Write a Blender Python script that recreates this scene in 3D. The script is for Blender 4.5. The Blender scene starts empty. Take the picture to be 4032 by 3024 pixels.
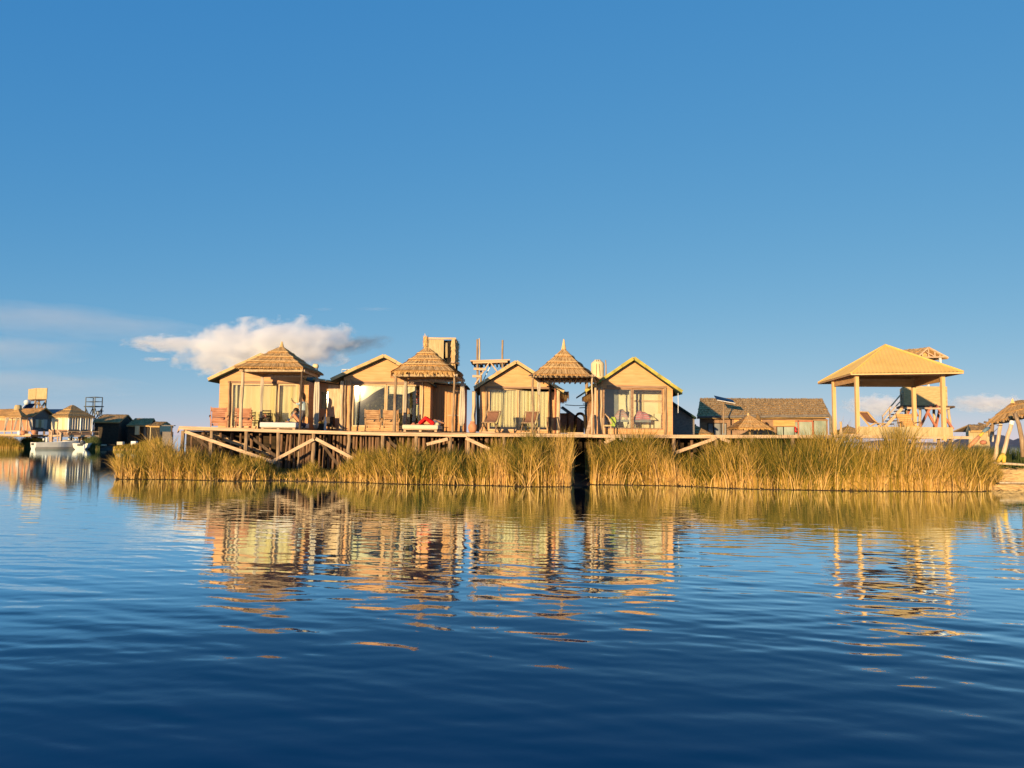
import bpy, math, random
import numpy as np
from mathutils import Vector, Matrix

random.seed(7)
RNG = np.random.default_rng(7)
SC = bpy.context.scene
COL = SC.collection
rad = math.radians

# ------------------------------------------------------------------ camera
FPX = 3050.0                      # focal length in pixels of the 4032 px wide photograph
EYE = Vector((0, 0, 1.7))
cam = bpy.data.cameras.new('camera')
cam.sensor_width = 36.0
cam.lens = FPX / 4032 * 36.0
cam.clip_start, cam.clip_end = 0.1, 60000
camo = bpy.data.objects.new('camera', cam)
COL.objects.link(camo)
RCAM = Matrix.Rotation(rad(90) + math.atan(217 / FPX), 3, 'X') @ Matrix.Rotation(0.012, 3, 'Z')
camo.matrix_world = Matrix.Translation(EYE) @ RCAM.to_4x4()
SC.camera = camo


VOFF = 0.0


def W(px, py, Y):
    """world point at depth Y seen at pixel (px, py) of the photograph: used to measure where things stand"""
    d = RCAM @ Vector(((px - 2016) / FPX, -(py - 1512) / FPX, -1))
    return EYE + d * ((Y + VOFF) / d.y)


# ------------------------------------------------------------------ light
SUN_AZ, SUN_EL = rad(24), rad(4.2)          # sun low behind the camera, to its left
to_sun = Vector((-math.sin(SUN_AZ) * math.cos(SUN_EL), -math.cos(SUN_AZ) * math.cos(SUN_EL), math.sin(SUN_EL)))
sl = bpy.data.lights.new('sun', 'SUN')
sl.energy = 5.0
sl.angle = rad(0.5)
sl.color = (1.0, 0.72, 0.38)
so = bpy.data.objects.new('sun', sl)
COL.objects.link(so)
so.rotation_mode = 'QUATERNION'
so.rotation_quaternion = to_sun.to_track_quat('Z', 'Y')

wd = bpy.data.worlds.new('World')
SC.world = wd
wd.use_nodes = True
nt = wd.node_tree
bg = nt.nodes['Background']
sky = nt.nodes.new('ShaderNodeTexSky')
sky.sky_type = 'NISHITA'
sky.sun_disc = False
sky.sun_elevation = SUN_EL
sky.sun_rotation = math.atan2(to_sun.x, to_sun.y)
sky.altitude = 3800
sky.air_density = 0.8
sky.dust_density = 0.5
sky.ozone_density = 2.0
EXPO = 0.55
# even out the sky as the photograph's camera did: one power curve per colour channel
sep = nt.nodes.new('ShaderNodeSeparateColor')
com = nt.nodes.new('ShaderNodeCombineColor')
nt.links.new(sky.outputs[0], sep.inputs[0])
for i_, (k_, g_, lim_) in enumerate(((0.183, 1.03, 0.75), (0.285, 0.475, 1.2), (0.500, 0.185, 1.0))):
    m1_, m2_, m3_ = (nt.nodes.new('ShaderNodeMath') for _ in range(3))
    m1_.operation, m2_.operation, m3_.operation = 'POWER', 'SMOOTH_MIN', 'MULTIPLY'
    m1_.inputs[1].default_value = g_
    m2_.inputs[1].default_value = lim_ / k_
    m2_.inputs[2].default_value = 0.5 / k_ * 0.3
    m3_.inputs[1].default_value = k_ / (0.12 * 2 ** EXPO)
    nt.links.new(sep.outputs[i_], m1_.inputs[0])
    nt.links.new(m1_.outputs[0], m2_.inputs[0])
    nt.links.new(m2_.outputs[0], m3_.inputs[0])
    nt.links.new(m3_.outputs[0], com.inputs[i_])
nt.links.new(com.outputs[0], bg.inputs[0])
bg.inputs[1].default_value = 0.12
SC.view_settings.view_transform = 'Standard'
SC.view_settings.look = 'None'
SC.view_settings.exposure = EXPO
SC.cycles.max_bounces = 10
SC.cycles.volume_bounces = 8
SC.cycles.transparent_max_bounces = 12

# ------------------------------------------------------------------ materials
MATS = {}


def M(name, c1, c2=None, scale=(4, 4, 4), rough=0.75, bump=0.0, detail=3.0, tint=None, spec=0.25, transl=0.0,
      lo=0.35, hi=0.65, metal=0.0):
    m = bpy.data.materials.new(name)
    m.use_nodes = True
    n, l = m.node_tree.nodes, m.node_tree.links
    b = n['Principled BSDF']
    b.inputs['Roughness'].default_value = rough
    b.inputs['Specular IOR Level'].default_value = spec
    b.inputs['Metallic'].default_value = metal
    tc = n.new('ShaderNodeTexCoord')
    mp = n.new('ShaderNodeMapping')
    mp.inputs['Scale'].default_value = scale
    nz = n.new('ShaderNodeTexNoise')
    nz.inputs['Scale'].default_value = 1.0
    nz.inputs['Detail'].default_value = detail
    l.new(tc.outputs['Object'], mp.inputs[0])
    l.new(mp.outputs[0], nz.inputs[0])
    rp = n.new('ShaderNodeValToRGB')
    if tint:
        at_ = n.new('ShaderNodeAttribute')
        at_.attribute_name = 'tint'
        ma = n.new('ShaderNodeMath')
        ma.operation = 'MULTIPLY_ADD'
        ma.inputs[1].default_value = 0.35
        sb = n.new('ShaderNodeMath')
        sb.operation = 'SUBTRACT'
        sb.inputs[1].default_value = 0.175
        l.new(nz.outputs[0], ma.inputs[0])
        l.new(at_.outputs['Fac'], ma.inputs[2])
        l.new(ma.outputs[0], sb.inputs[0])
        l.new(sb.outputs[0], rp.inputs[0])
        e = rp.color_ramp.elements
        k = len(tint)
        e[0].color = (*tint[0], 1)
        e[1].color = (*tint[-1], 1)
        for i in range(1, k - 1):
            e.new(i / (k - 1)).color = (*tint[i], 1)
    else:
        l.new(nz.outputs[0], rp.inputs[0])
        e = rp.color_ramp.elements
        e[0].position, e[1].position = lo, hi
        e[0].color = (*c1, 1)
        e[1].color = (*(c2 or c1), 1)
    l.new(rp.outputs[0], b.inputs['Base Color'])
    if bump:
        bp = n.new('ShaderNodeBump')
        bp.inputs['Strength'].default_value = bump
        bp.inputs['Distance'].default_value = 0.02
        l.new(nz.outputs[0], bp.inputs['Height'])
        l.new(bp.outputs[0], b.inputs['Normal'])
    if transl:
        tr = n.new('ShaderNodeBsdfTranslucent')
        mx = n.new('ShaderNodeMixShader')
        mx.inputs[0].default_value = transl
        l.new(rp.outputs[0], tr.inputs[0])
        l.new(b.outputs[0], mx.inputs[1])
        l.new(tr.outputs[0], mx.inputs[2])
        l.new(mx.outputs[0], n['Material Output'].inputs[0])
    MATS[name] = m
    return m


def stripes(name, ca, cb, scale, axis='X', rough=0.8, transl=0.0, sharp=0.1):
    m = M(name, ca, cb, rough=rough, transl=transl)
    n, l = m.node_tree.nodes, m.node_tree.links
    tc = [x for x in n if x.type == 'TEX_COORD'][0]
    rp = [x for x in n if x.type == 'VALTORGB'][0]
    w = n.new('ShaderNodeTexWave')
    w.bands_direction = axis
    w.inputs['Scale'].default_value = scale
    w.inputs['Distortion'].default_value = 1.2
    w.inputs['Detail'].default_value = 2
    l.new(tc.outputs['Object'], w.inputs[0])
    l.new(w.outputs['Fac'], rp.inputs[0])
    rp.color_ramp.elements[0].position = 0.5 - sharp
    rp.color_ramp.elements[1].position = 0.5 + sharp
    return m


def glass(name, refl=1.0, rough=0.0, tint=(0.93, 0.95, 0.93), milk=0.0):
    m = bpy.data.materials.new(name)
    m.use_nodes = True
    n, l = m.node_tree.nodes, m.node_tree.links
    n.remove(n['Principled BSDF'])
    t = n.new('ShaderNodeBsdfTransparent')
    t.inputs[0].default_value = (*tint, 1)
    g = n.new('ShaderNodeBsdfGlossy')
    g.inputs['Roughness'].default_value = rough
    fr = n.new('ShaderNodeFresnel')
    fr.inputs[0].default_value = 1.6
    mu = n.new('ShaderNodeMath')
    mu.operation = 'MULTIPLY'
    mu.use_clamp = True
    mu.inputs[1].default_value = refl
    l.new(fr.outputs[0], mu.inputs[0])
    mx = n.new('ShaderNodeMixShader')
    l.new(mu.outputs[0], mx.inputs[0])
    l.new(t.outputs[0], mx.inputs[1])
    l.new(g.outputs[0], mx.inputs[2])
    out = mx
    if milk:
        d = n.new('ShaderNodeBsdfDiffuse')
        d.inputs[0].default_value = (0.7, 0.68, 0.6, 1)
        m2 = n.new('ShaderNodeMixShader')
        m2.inputs[0].default_value = milk
        l.new(mx.outputs[0], m2.inputs[1])
        l.new(d.outputs[0], m2.inputs[2])
        out = m2
    l.new(out.outputs[0], n['Material Output'].inputs[0])
    MATS[name] = m
    return m


WALL = M('woven_reed_wall', (0.56, 0.29, 0.125), (0.70, 0.39, 0.19), (1.6, 1.6, 13), 0.85, 0.3, detail=8, lo=.3, hi=.7)
WALLI = M('cream_board', (0.72, 0.62, 0.42), (0.80, 0.71, 0.5), (2, 2, 2), 0.8)
WALLG = M('grey_board', (0.20, 0.21, 0.22), (0.27, 0.27, 0.27), (2, 2, 2), 0.7)
POLE = M('weathered_pole', (0.22, 0.14, 0.08), (0.42, 0.29, 0.17), (14, 14, 2.2), 0.85, 0.5, detail=6)
POLEL = M('pale_pole', (0.46, 0.33, 0.20), (0.66, 0.50, 0.33), (12, 12, 2), 0.8, 0.35, detail=5)
POLED = M('dark_pole', (0.07, 0.045, 0.03), (0.15, 0.10, 0.065), (12, 12, 2), 0.9, 0.4, detail=5)
PILE = M('pile_wood', (0.14, 0.085, 0.055), (0.30, 0.17, 0.10), (14, 14, 2.2), 0.9, 0.5, detail=6)
PLANK = M('pale_plank', (0.46, 0.30, 0.18), (0.66, 0.46, 0.29), (1.5, 8, 16), 0.75, 0.25, detail=5)
DECKM = M('deck_plank', (0.12, 0.08, 0.05), (0.22, 0.15, 0.10), (12, 1, 12), 0.85, 0.3)
LINTEL = M('brown_timber', (0.24, 0.14, 0.085), (0.38, 0.24, 0.15), (2, 10, 14), 0.8, 0.3, detail=5)
FRAME = M('varnished_frame', (0.52, 0.34, 0.17), (0.62, 0.43, 0.24), (10, 10, 2), 0.5, 0.1)
RAKE = M('bamboo_edge', (0.46, 0.30, 0.13), (0.66, 0.46, 0.22), (2.5, 2.5, 2.5), 0.7, 0.25)
RAKEY = M('mossy_yellow_bamboo', (0.30, 0.27, 0.05), (0.62, 0.45, 0.09), (2.2, 2.2, 2.2), 0.65, 0.25)
ROOFG = M('dark_green_roof', (0.016, 0.035, 0.026), (0.03, 0.055, 0.04), (3, 3, 3), 0.8, 0.2)
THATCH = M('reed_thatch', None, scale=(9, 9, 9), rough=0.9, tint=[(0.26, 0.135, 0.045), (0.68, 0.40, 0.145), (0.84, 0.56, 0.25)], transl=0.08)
THATCHO = M('old_reed_thatch', None, scale=(5, 5, 5), rough=0.9, tint=[(0.20, 0.12, 0.05), (0.54, 0.34, 0.14), (0.72, 0.49, 0.23)])
BIND = M('straw_binding', (0.70, 0.46, 0.20), (0.80, 0.55, 0.26), (8, 8, 8), 0.85)
MAT_ = M('reed_mat', (0.42, 0.29, 0.13), (0.60, 0.43, 0.21), (3, 3, 22), 0.85, 0.35, detail=5)
MATV = M('upright_reed_mat', (0.40, 0.29, 0.14), (0.56, 0.43, 0.23), (18, 18, 1.6), 0.85, 0.35, detail=5)
REED = M('totora_reed', None, scale=(0.7, 0.7, 0.7), rough=0.7, transl=0.22,
         tint=[(0.74, 0.46, 0.16), (0.50, 0.305, 0.052), (0.25, 0.18, 0.018), (0.06, 0.072, 0.009)])
REEDG = M('green_reed', None, scale=(0.7, 0.7, 0.7), rough=0.7, transl=0.2,
          tint=[(0.26, 0.20, 0.06), (0.10, 0.12, 0.03), (0.04, 0.065, 0.014)])
STRAW = M('cut_straw', None, scale=(6, 6, 6), rough=0.9, tint=[(0.30, 0.17, 0.07), (0.58, 0.36, 0.15), (0.72, 0.50, 0.25)])
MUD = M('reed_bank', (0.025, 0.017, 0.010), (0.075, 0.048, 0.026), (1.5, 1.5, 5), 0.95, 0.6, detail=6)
CLOTHW = M('white_cloth', (0.60, 0.52, 0.42), (0.70, 0.62, 0.51), (3, 3, 1), 0.9, 0.1, transl=0.15)
CREAM = M('cream_cloth', (0.74, 0.60, 0.33), (0.82, 0.69, 0.42), (9, 9, 0.6), 0.9, 0.1, transl=0.2)
CREAML = M('pale_cream_cloth', (0.80, 0.72, 0.50), (0.86, 0.79, 0.58), (9, 9, 0.6), 0.9, 0.1, transl=0.2)
STRIPEC = stripes('striped_curtain_cloth', (0.58, 0.48, 0.27), (0.80, 0.69, 0.44), 3.2, 'X', 0.9, 0.15, 0.3)
MATTR = M('mattress_cloth', (0.58, 0.56, 0.54), (0.64, 0.62, 0.60), (2, 2, 2), 0.85, 0.15)
MATTRD = M('mattress_quilt', (0.62, 0.52, 0.36), (0.70, 0.60, 0.44), (2, 2, 2), 0.85, 0.15)
REDWOOD = M('reddish_slats', (0.52, 0.22, 0.11), (0.66, 0.32, 0.17), (4, 12, 12), 0.6, 0.2)
TANWOOD = M('tan_slats', (0.42, 0.22, 0.095), (0.62, 0.37, 0.17), (4, 12, 12), 0.65, 0.2)
DARKWOOD = M('dark_timber', (0.035, 0.022, 0.016), (0.07, 0.045, 0.03), (4, 10, 10), 0.6)
SLING = stripes('brown_striped_sling', (0.20, 0.075, 0.04), (0.36, 0.19, 0.11), 5.5, 'X', 0.85, 0.05, 0.12)
TERRA = M('terracotta', (0.50, 0.20, 0.10), (0.60, 0.27, 0.14), (6, 6, 6), 0.8, 0.2)
DOORW = M('slatted_door', (0.46, 0.22, 0.08), (0.60, 0.32, 0.13), (22, 2, 0.7), 0.6, 0.2)
GLASS = glass('window_glass', 1.0)
GLASSR = glass('bright_window_glass', 1.0, 0.02)
GLASSH = glass('hazy_glass', 1.0, 0.0, milk=0.16)
SOLAR = M('solar_cells', (0.006, 0.010, 0.03), (0.010, 0.016, 0.05), (9, 9, 9), 0.35, spec=0.25)
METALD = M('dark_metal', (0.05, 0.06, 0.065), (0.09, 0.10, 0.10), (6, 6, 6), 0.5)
METALW = M('white_metal', (0.70, 0.70, 0.68), (0.78, 0.78, 0.76), (6, 6, 6), 0.45)
TANK = M('cream_plastic', (0.68, 0.52, 0.28), (0.75, 0.60, 0.35), (2, 2, 2), 0.5)
YROOF = M('yellow_sheet_roof', (0.78, 0.47, 0.12), (0.84, 0.53, 0.15), (1.2, 1.2, 1.2), 0.6, 0.05)
YPOST = M('yellow_painted_post', (0.66, 0.40, 0.17), (0.74, 0.47, 0.22), (5, 5, 1.2), 0.7, 0.1)
ORANGEW = M('orange_board', (0.60, 0.31, 0.11), (0.72, 0.40, 0.16), (1.5, 6, 12), 0.7, 0.15)
REDPAINT = M('faded_red_paint', (0.38, 0.13, 0.08), (0.50, 0.20, 0.12), (5, 5, 5), 0.7)
REDWALL = M('red_plank_wall', (0.52, 0.20, 0.10), (0.62, 0.26, 0.14), (10, 10, 1), 0.8)
BOATW = M('white_hull_paint', (0.72, 0.69, 0.60), (0.80, 0.77, 0.68), (2, 2, 2), 0.5)
DARKI = M('dark_opening', (0.012, 0.010, 0.009), (0.03, 0.025, 0.02), (3, 3, 3), 0.9)
SKIN = M('skin', (0.36, 0.18, 0.10), (0.42, 0.22, 0.13), (8, 8, 8), 0.55)
HAIR = M('dark_hair', (0.015, 0.009, 0.006), (0.04, 0.022, 0.012), (30, 30, 5), 0.6)
SHIRTB = M('pale_blue_shirt', (0.34, 0.45, 0.50), (0.46, 0.56, 0.58), (12, 12, 6), 0.85, 0.2)
SHORTS = M('grey_shorts', (0.11, 0.10, 0.10), (0.17, 0.15, 0.15), (10, 10, 10), 0.85)
WSHIRT = M('white_shirt', (0.72, 0.64, 0.52), (0.80, 0.73, 0.60), (8, 8, 8), 0.85)
JEANS = M('blue_denim', (0.02, 0.05, 0.15), (0.04, 0.09, 0.24), (12, 12, 12), 0.85)
REDCL = M('red_cloth', (0.62, 0.008, 0.010), (0.74, 0.02, 0.018), (10, 10, 10), 0.8, 0.2)
KHAKI = M('khaki_cloth', (0.36, 0.30, 0.18), (0.50, 0.43, 0.28), (10, 10, 3), 0.9)
NAVY = M('navy_cloth', (0.006, 0.02, 0.06), (0.012, 0.035, 0.09), (8, 8, 8), 0.8)
LIME = M('lime_cloth', (0.42, 0.52, 0.03), (0.55, 0.64, 0.06), (8, 8, 3), 0.85)
BLANKET = stripes('patterned_blanket', (0.52, 0.24, 0.22), (0.42, 0.40, 0.38), 4.0, 'Z', 0.9, 0.0, 0.2)
PINKB = stripes('pink_and_grey_blanket', (0.62, 0.05, 0.08), (0.36, 0.38, 0.42), 3.4, 'Z', 0.9, 0.0, 0.15)
ROCK = M('dry_hill', (0.13, 0.115, 0.13), (0.18, 0.155, 0.16), (0.01, 0.01, 0.02), 0.95)
PALEG = M('pale_green_glass', (0.22, 0.27, 0.23), (0.40, 0.44, 0.36), (1.5, 3, 1.2), 0.3)
BLUEW = M('blue_paint', (0.10, 0.17, 0.22), (0.16, 0.24, 0.28), (8, 8, 8), 0.7)
YCLOTH = M('yellow_rope', (0.66, 0.42, 0.05), (0.75, 0.50, 0.09), (20, 20, 20), 0.85)
SHADEW = M('shaded_reed_wall', (0.035, 0.028, 0.022), (0.07, 0.055, 0.04), (3, 3, 16), 0.95, 0.3)  # reed wall darkened in colour to carry the shade on the houses
LEAFREF = M('foliage_reflection', (0.018, 0.018, 0.010), (0.17, 0.15, 0.07), (9, 9, 9), 0.9, detail=8, lo=.5, hi=.75)  # olive with pale specks, painted for foliage mirrored in the glass
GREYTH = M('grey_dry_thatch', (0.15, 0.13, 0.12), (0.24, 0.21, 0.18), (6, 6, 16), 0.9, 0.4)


# ------------------------------------------------------------------ mesh building
ORG = {}          # world position of an object's own origin


class MB:
    def __init__(self):
        self.v, self.f, self.t = [], [], []

    def add(self, vs, fs, tint=0.5):
        o = len(self.v)
        self.v += [tuple(p) for p in vs]
        self.f += [tuple(i + o for i in f) for f in fs]
        self.t += [tint] * len(fs)
        return self

    def box(self, x0, x1, y0, y1, z0, z1):
        vs = [(x, y, z) for z in (z0, z1) for y in (y0, y1) for x in (x0, x1)]
        return self.add(vs, [(0, 2, 3, 1), (4, 5, 7, 6), (0, 1, 5, 4), (2, 6, 7, 3), (0, 4, 6, 2), (1, 3, 7, 5)])

    def prism(self, pts, off):
        pts = [Vector(p) for p in pts]
        off = Vector(off)
        n = len(pts)
        vs = pts + [p + off for p in pts]
        fs = [tuple(range(n)), tuple(range(2 * n - 1, n - 1, -1))]
        fs += [(i, i + n, (i + 1) % n + n, (i + 1) % n) for i in range(n)]
        return self.add(vs, fs)

    def beam(self, a, b, w, h, up=(0, 0, 1)):
        a, b = Vector(a), Vector(b)
        d = (b - a).normalized()
        up = Vector(up)
        if abs(d.dot(up)) > 0.95:
            up = Vector((0, 1, 0))
        s = d.cross(up).normalized()
        u = s.cross(d)
        s, u = s * w / 2, u * h / 2
        vs = [p + i * s + j * u for p in (a, b) for i, j in ((-1, -1), (1, -1), (1, 1), (-1, 1))]
        return self.add(vs, [(3, 2, 1, 0), (4, 5, 6, 7), (0, 1, 5, 4), (1, 2, 6, 5), (2, 3, 7, 6), (3, 0, 4, 7)])

    def tube(self, pts, rs, n=8, cap=True, tint=0.5):
        pts = [Vector(p) for p in pts]
        if not isinstance(rs, (list, tuple)):
            rs = [rs] * len(pts)
        vs, fs = [], []
        for i, p in enumerate(pts):
            d = (pts[min(i + 1, len(pts) - 1)] - pts[max(i - 1, 0)]).normalized()
            r0 = Vector((0, 1, 0)) if abs(d.z) > 0.7 else Vector((0, 0, 1))
            s = d.cross(r0).normalized()
            u = s.cross(d)
            for k in range(n):
                a = 2 * math.pi * k / n
                vs.append(p + (s * math.cos(a) + u * math.sin(a)) * rs[i])
        for i in range(len(pts) - 1):
            for k in range(n):
                k2 = (k + 1) % n
                fs.append((i * n + k, i * n + k2, (i + 1) * n + k2, (i + 1) * n + k))
        if cap:
            fs.append(tuple(range(n - 1, -1, -1)))
            fs.append(tuple(range((len(pts) - 1) * n, len(pts) * n)))
        return self.add(vs, fs, tint)

    def pole(self, a, b, r0, r1=None, wob=0.0, n=8, seg=5):
        a, b = Vector(a), Vector(b)
        r1 = r0 * 0.85 if r1 is None else r1
        pts, rs = [], []
        for i in range(seg + 1):
            t = i / seg
            p = a.lerp(b, t)
            if 0 < i < seg and wob:
                p += Vector((random.uniform(-wob, wob), random.uniform(-wob, wob), 0))
            pts.append(p)
            rs.append((r0 + (r1 - r0) * t) * (1 + random.uniform(-0.08, 0.08)))
        return self.tube(pts, rs, n)

    def lathe(self, prof, c, n=16):
        c = Vector(c)
        vs, fs = [], []
        for r, z in prof:
            for k in range(n):
                a = 2 * math.pi * k / n
                vs.append(c + Vector((r * math.cos(a), r * math.sin(a), z)))
        for i in range(len(prof) - 1):
            for k in range(n):
                k2 = (k + 1) % n
                fs.append((i * n + k, i * n + k2, (i + 1) * n + k2, (i + 1) * n + k))
        fs.append(tuple(range(n - 1, -1, -1)))
        fs.append(tuple(range((len(prof) - 1) * n, len(prof) * n)))
        return self.add(vs, fs)

    def blob(self, c, r, n=12, m=8, wob=0.0):
        c, r = Vector(c), Vector(r) if hasattr(r, '__len__') else Vector((r, r, r))
        vs, fs = [], []
        for i in range(m + 1):
            th = math.pi * i / m
            for k in range(n):
                a = 2 * math.pi * k / n
                w_ = 1 + random.uniform(-wob, wob)
                vs.append(c + Vector((r.x * math.sin(th) * math.cos(a), r.y * math.sin(th) * math.sin(a), -r.z * math.cos(th))) * w_)
        for i in range(m):
            for k in range(n):
                k2 = (k + 1) % n
                fs.append((i * n + k, i * n + k2, (i + 1) * n + k2, (i + 1) * n + k))
        return self.add(vs, fs)

    def grid(self, P):
        """P[i][j] points -> sheet"""
        r, c = len(P), len(P[0])
        return self.add([p for row in P for p in row],
                        [(i * c + j, i * c + j + 1, (i + 1) * c + j + 1, (i + 1) * c + j) for i in range(r - 1) for j in range(c - 1)])

    def strip(self, p, d, L, side, w, nrm, tint, bend=0.0):
        p, d, side, nrm = Vector(p), Vector(d), Vector(side), Vector(nrm)
        m = p + d * (L * 0.5) + nrm * (bend * 0.5)
        e = p + d * L + nrm * bend
        s = side * (w / 2)
        return self.add([p - s, p + s, m + s, m - s, e + s * 0.5, e - s * 0.5], [(0, 1, 2, 3), (3, 2, 4, 5)], tint)

    def build(self, name, mat, parent=None, org=None, smooth=False, kind=None, tint=False):
        o0 = ORG[parent.name] if parent is not None else Vector(org if org is not None else (0, 0, 0))
        me = bpy.data.meshes.new(name)
        me.from_pydata([(v[0] - o0.x, v[1] - o0.y, v[2] - o0.z) for v in self.v], [], self.f)
        me.update()
        ob = bpy.data.objects.new(name, me)
        COL.objects.link(ob)
        if mat:
            me.materials.append(mat)
        if smooth:
            me.polygons.foreach_set('use_smooth', [True] * len(me.polygons))
        if tint:
            a = me.attributes.new('tint', 'FLOAT', 'FACE')
            a.data.foreach_set('value', self.t)
        if parent is not None:
            ob.parent = parent
        else:
            ob.location = o0
        ORG[ob.name] = o0.copy()
        if kind:
            ob['kind'] = kind
        return ob


def tag(o, label, cat, group=None):
    o['label'] = label
    o['category'] = cat
    if group:
        o['group'] = group
    return o


def thing(name, label, cat, loc=(0, 0, 0), group=None):
    o = bpy.data.objects.new(name, None)
    o.empty_display_size = 0.2
    COL.objects.link(o)
    o.location = loc
    ORG[o.name] = Vector(loc)
    return tag(o, label, cat, group)


def dup(root, loc, rz=0.0, label=None, group=None, scale=1.0):
    r = root.copy()
    COL.objects.link(r)
    r.location = loc
    r.rotation_euler = (0, 0, rz)
    r.scale = (scale, scale, scale)
    if label:
        r['label'] = label
    if group:
        r['group'] = group

    def rec(a, b):
        for ch in list(a.children):
            c = ch.copy()
            COL.objects.link(c)
            c.parent = b
            rec(ch, c)
    rec(root, r)
    return r


def solid(o, t):
    m = o.modifiers.new('thickness', 'SOLIDIFY')
    m.thickness = t
    return o


def rounded(o, w, seg=3):
    m = o.modifiers.new('round', 'BEVEL')
    m.width = w
    m.segments = seg
    o.data.polygons.foreach_set('use_smooth', [True] * len(o.data.polygons))
    return o


DZ = 1.96          # top of the deck above the water


def glare_pane(x0, x1, y, z0, z1, at):
    """a glass leaf turned on purpose to mirror the low sun at the camera"""
    c = Vector(((x0 + x1) / 2, y, (z0 + z1) / 2))
    n = ((EYE - Vector(at)).normalized() + to_sun).normalized()
    u = Vector((-n.y, n.x, 0)).normalized()
    w = u.cross(n) * -1
    if w.z < 0:
        w = -w
    a, b = u * (x1 - x0) / 2, w * (z1 - z0) / 2
    return MB().prism([c - a - b, c + a - b, c + a + b, c - a + b], n * -.006)


def X(px, Y, py=1690):
    return W(px, py, Y).x


def Z(px, py, Y):
    return W(px, py, Y).z

# ================================================================== SETTING
def np_mesh(name, V, Q, mat, smooth=False, tris=None, tint=None, kind=None):
    me = bpy.data.meshes.new(name)
    nq = len(Q)
    ntri = 0 if tris is None else len(tris)
    me.vertices.add(len(V))
    me.vertices.foreach_set('co', np.asarray(V, np.float32).ravel())
    loops = np.concatenate([np.asarray(Q, np.int32).ravel()] + ([np.asarray(tris, np.int32).ravel()] if ntri else []))
    me.loops.add(len(loops))
    me.loops.foreach_set('vertex_index', loops)
    me.polygons.add(nq + ntri)
    st = np.concatenate([np.arange(nq) * 4, nq * 4 + np.arange(ntri) * 3]).astype(np.int32)
    me.polygons.foreach_set('loop_start', st)
    me.update(calc_edges=True)
    if smooth:
        me.polygons.foreach_set('use_smooth', np.ones(nq + ntri, bool))
    if tint is not None:
        a = me.attributes.new('tint', 'FLOAT', 'FACE')
        a.data.foreach_set('value', np.asarray(tint, np.float32))
    me.materials.append(mat)
    ob = bpy.data.objects.new(name, me)
    COL.objects.link(ob)
    if kind:
        ob['kind'] = kind
    ORG[ob.name] = Vector((0, 0, 0))
    return ob


# ---- water
def water_mat():
    """deep clear lake: dark blue body, mirror-like at grazing view"""
    m = bpy.data.materials.new('lake_water')
    m.use_nodes = True
    n, l = m.node_tree.nodes, m.node_tree.links
    n.remove(n['Principled BSDF'])
    d = n.new('ShaderNodeBsdfDiffuse')
    d.inputs[0].default_value = (0.0, 0.046, 0.118, 1)
    g = n.new('ShaderNodeBsdfGlossy')
    g.inputs['Color'].default_value = (.85, .97, 1.0, 1)
    g.inputs['Roughness'].default_value = 0.012
    tc = n.new('ShaderNodeTexCoord')
    nz = n.new('ShaderNodeTexNoise')
    nz.inputs['Scale'].default_value = 7.0
    nz.inputs['Detail'].default_value = 4.0
    bp = n.new('ShaderNodeBump')
    bp.inputs['Strength'].default_value = 0.11
    bp.inputs['Distance'].default_value = 0.01
    l.new(tc.outputs['Object'], nz.inputs[0])
    l.new(nz.outputs[0], bp.inputs['Height'])
    l.new(bp.outputs[0], g.inputs['Normal'])
    lw = n.new('ShaderNodeLayerWeight')
    lw.inputs[0].default_value = 0.5
    l.new(bp.outputs[0], lw.inputs['Normal'])
    rp = n.new('ShaderNodeValToRGB')
    e = rp.color_ramp.elements
    e[0].position, e[0].color = 0.0, (.02, .02, .02, 1)
    e[1].position, e[1].color = 1.0, (1, 1, 1, 1)
    for p, v in ((0.52, .02), (0.62, .075), (0.70, .12), (0.765, .22), (0.805, .56), (0.85, .86), (0.90, .95)):
        e.new(p).color = (v, v, v, 1)
    l.new(lw.outputs['Facing'], rp.inputs[0])
    mx = n.new('ShaderNodeMixShader')
    l.new(rp.outputs[0], mx.inputs[0])
    l.new(d.outputs[0], mx.inputs[1])
    l.new(g.outputs[0], mx.inputs[2])
    l.new(mx.outputs[0], n['Material Output'].inputs[0])
    return m


WATER = water_mat()
NW = 110
wl = np.exp(RNG.uniform(np.log(0.10), np.log(1.0), NW))
wk = 2 * np.pi / wl
wang = RNG.normal(rad(90 - 7), rad(20), NW)          # crests run mostly across the view
wph = RNG.uniform(0, 2 * np.pi, NW)
ws = RNG.uniform(0.5, 1.0, NW) * (wl / 0.6) ** 0.05
ws *= 0.030 / np.sqrt((ws ** 2).sum() / 2)            # overall rms slope
rows = [1.0]
while rows[-1] < 36:
    rows.append(rows[-1] + 0.026 + 0.0017 * rows[-1])
while rows[-1] < 170:
    rows.append(rows[-1] * 1.005 + 0.01)
rows = np.array(rows)
sl_ = np.concatenate([np.linspace(-2.4, -0.80, 120), np.linspace(-0.78, 0.78, 620), np.linspace(0.80, 2.4, 120)])
NCOL = len(sl_)
GX = rows[:, None] * sl_[None, :]
GY = np.repeat(rows[:, None], NCOL, 1)
dyr = np.gradient(rows)
cell = np.maximum(dyr[:, None], rows[:, None] * np.gradient(sl_)[None, :])
H = np.zeros_like(GX)
for i in range(NW):
    fade = np.clip((wl[i] / cell - 2.5) / 2.0, 0, 1)
    if fade.max() <= 0:
        continue
    if wl[i] > .45:
        fade = fade * (1 - .55 * np.clip((GY - 8) / 7, 0, 1))
    H += fade * ws[i] / wk[i] * np.sin(wk[i] * (np.cos(wang[i]) * GX + np.sin(wang[i]) * GY) + wph[i])
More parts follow.
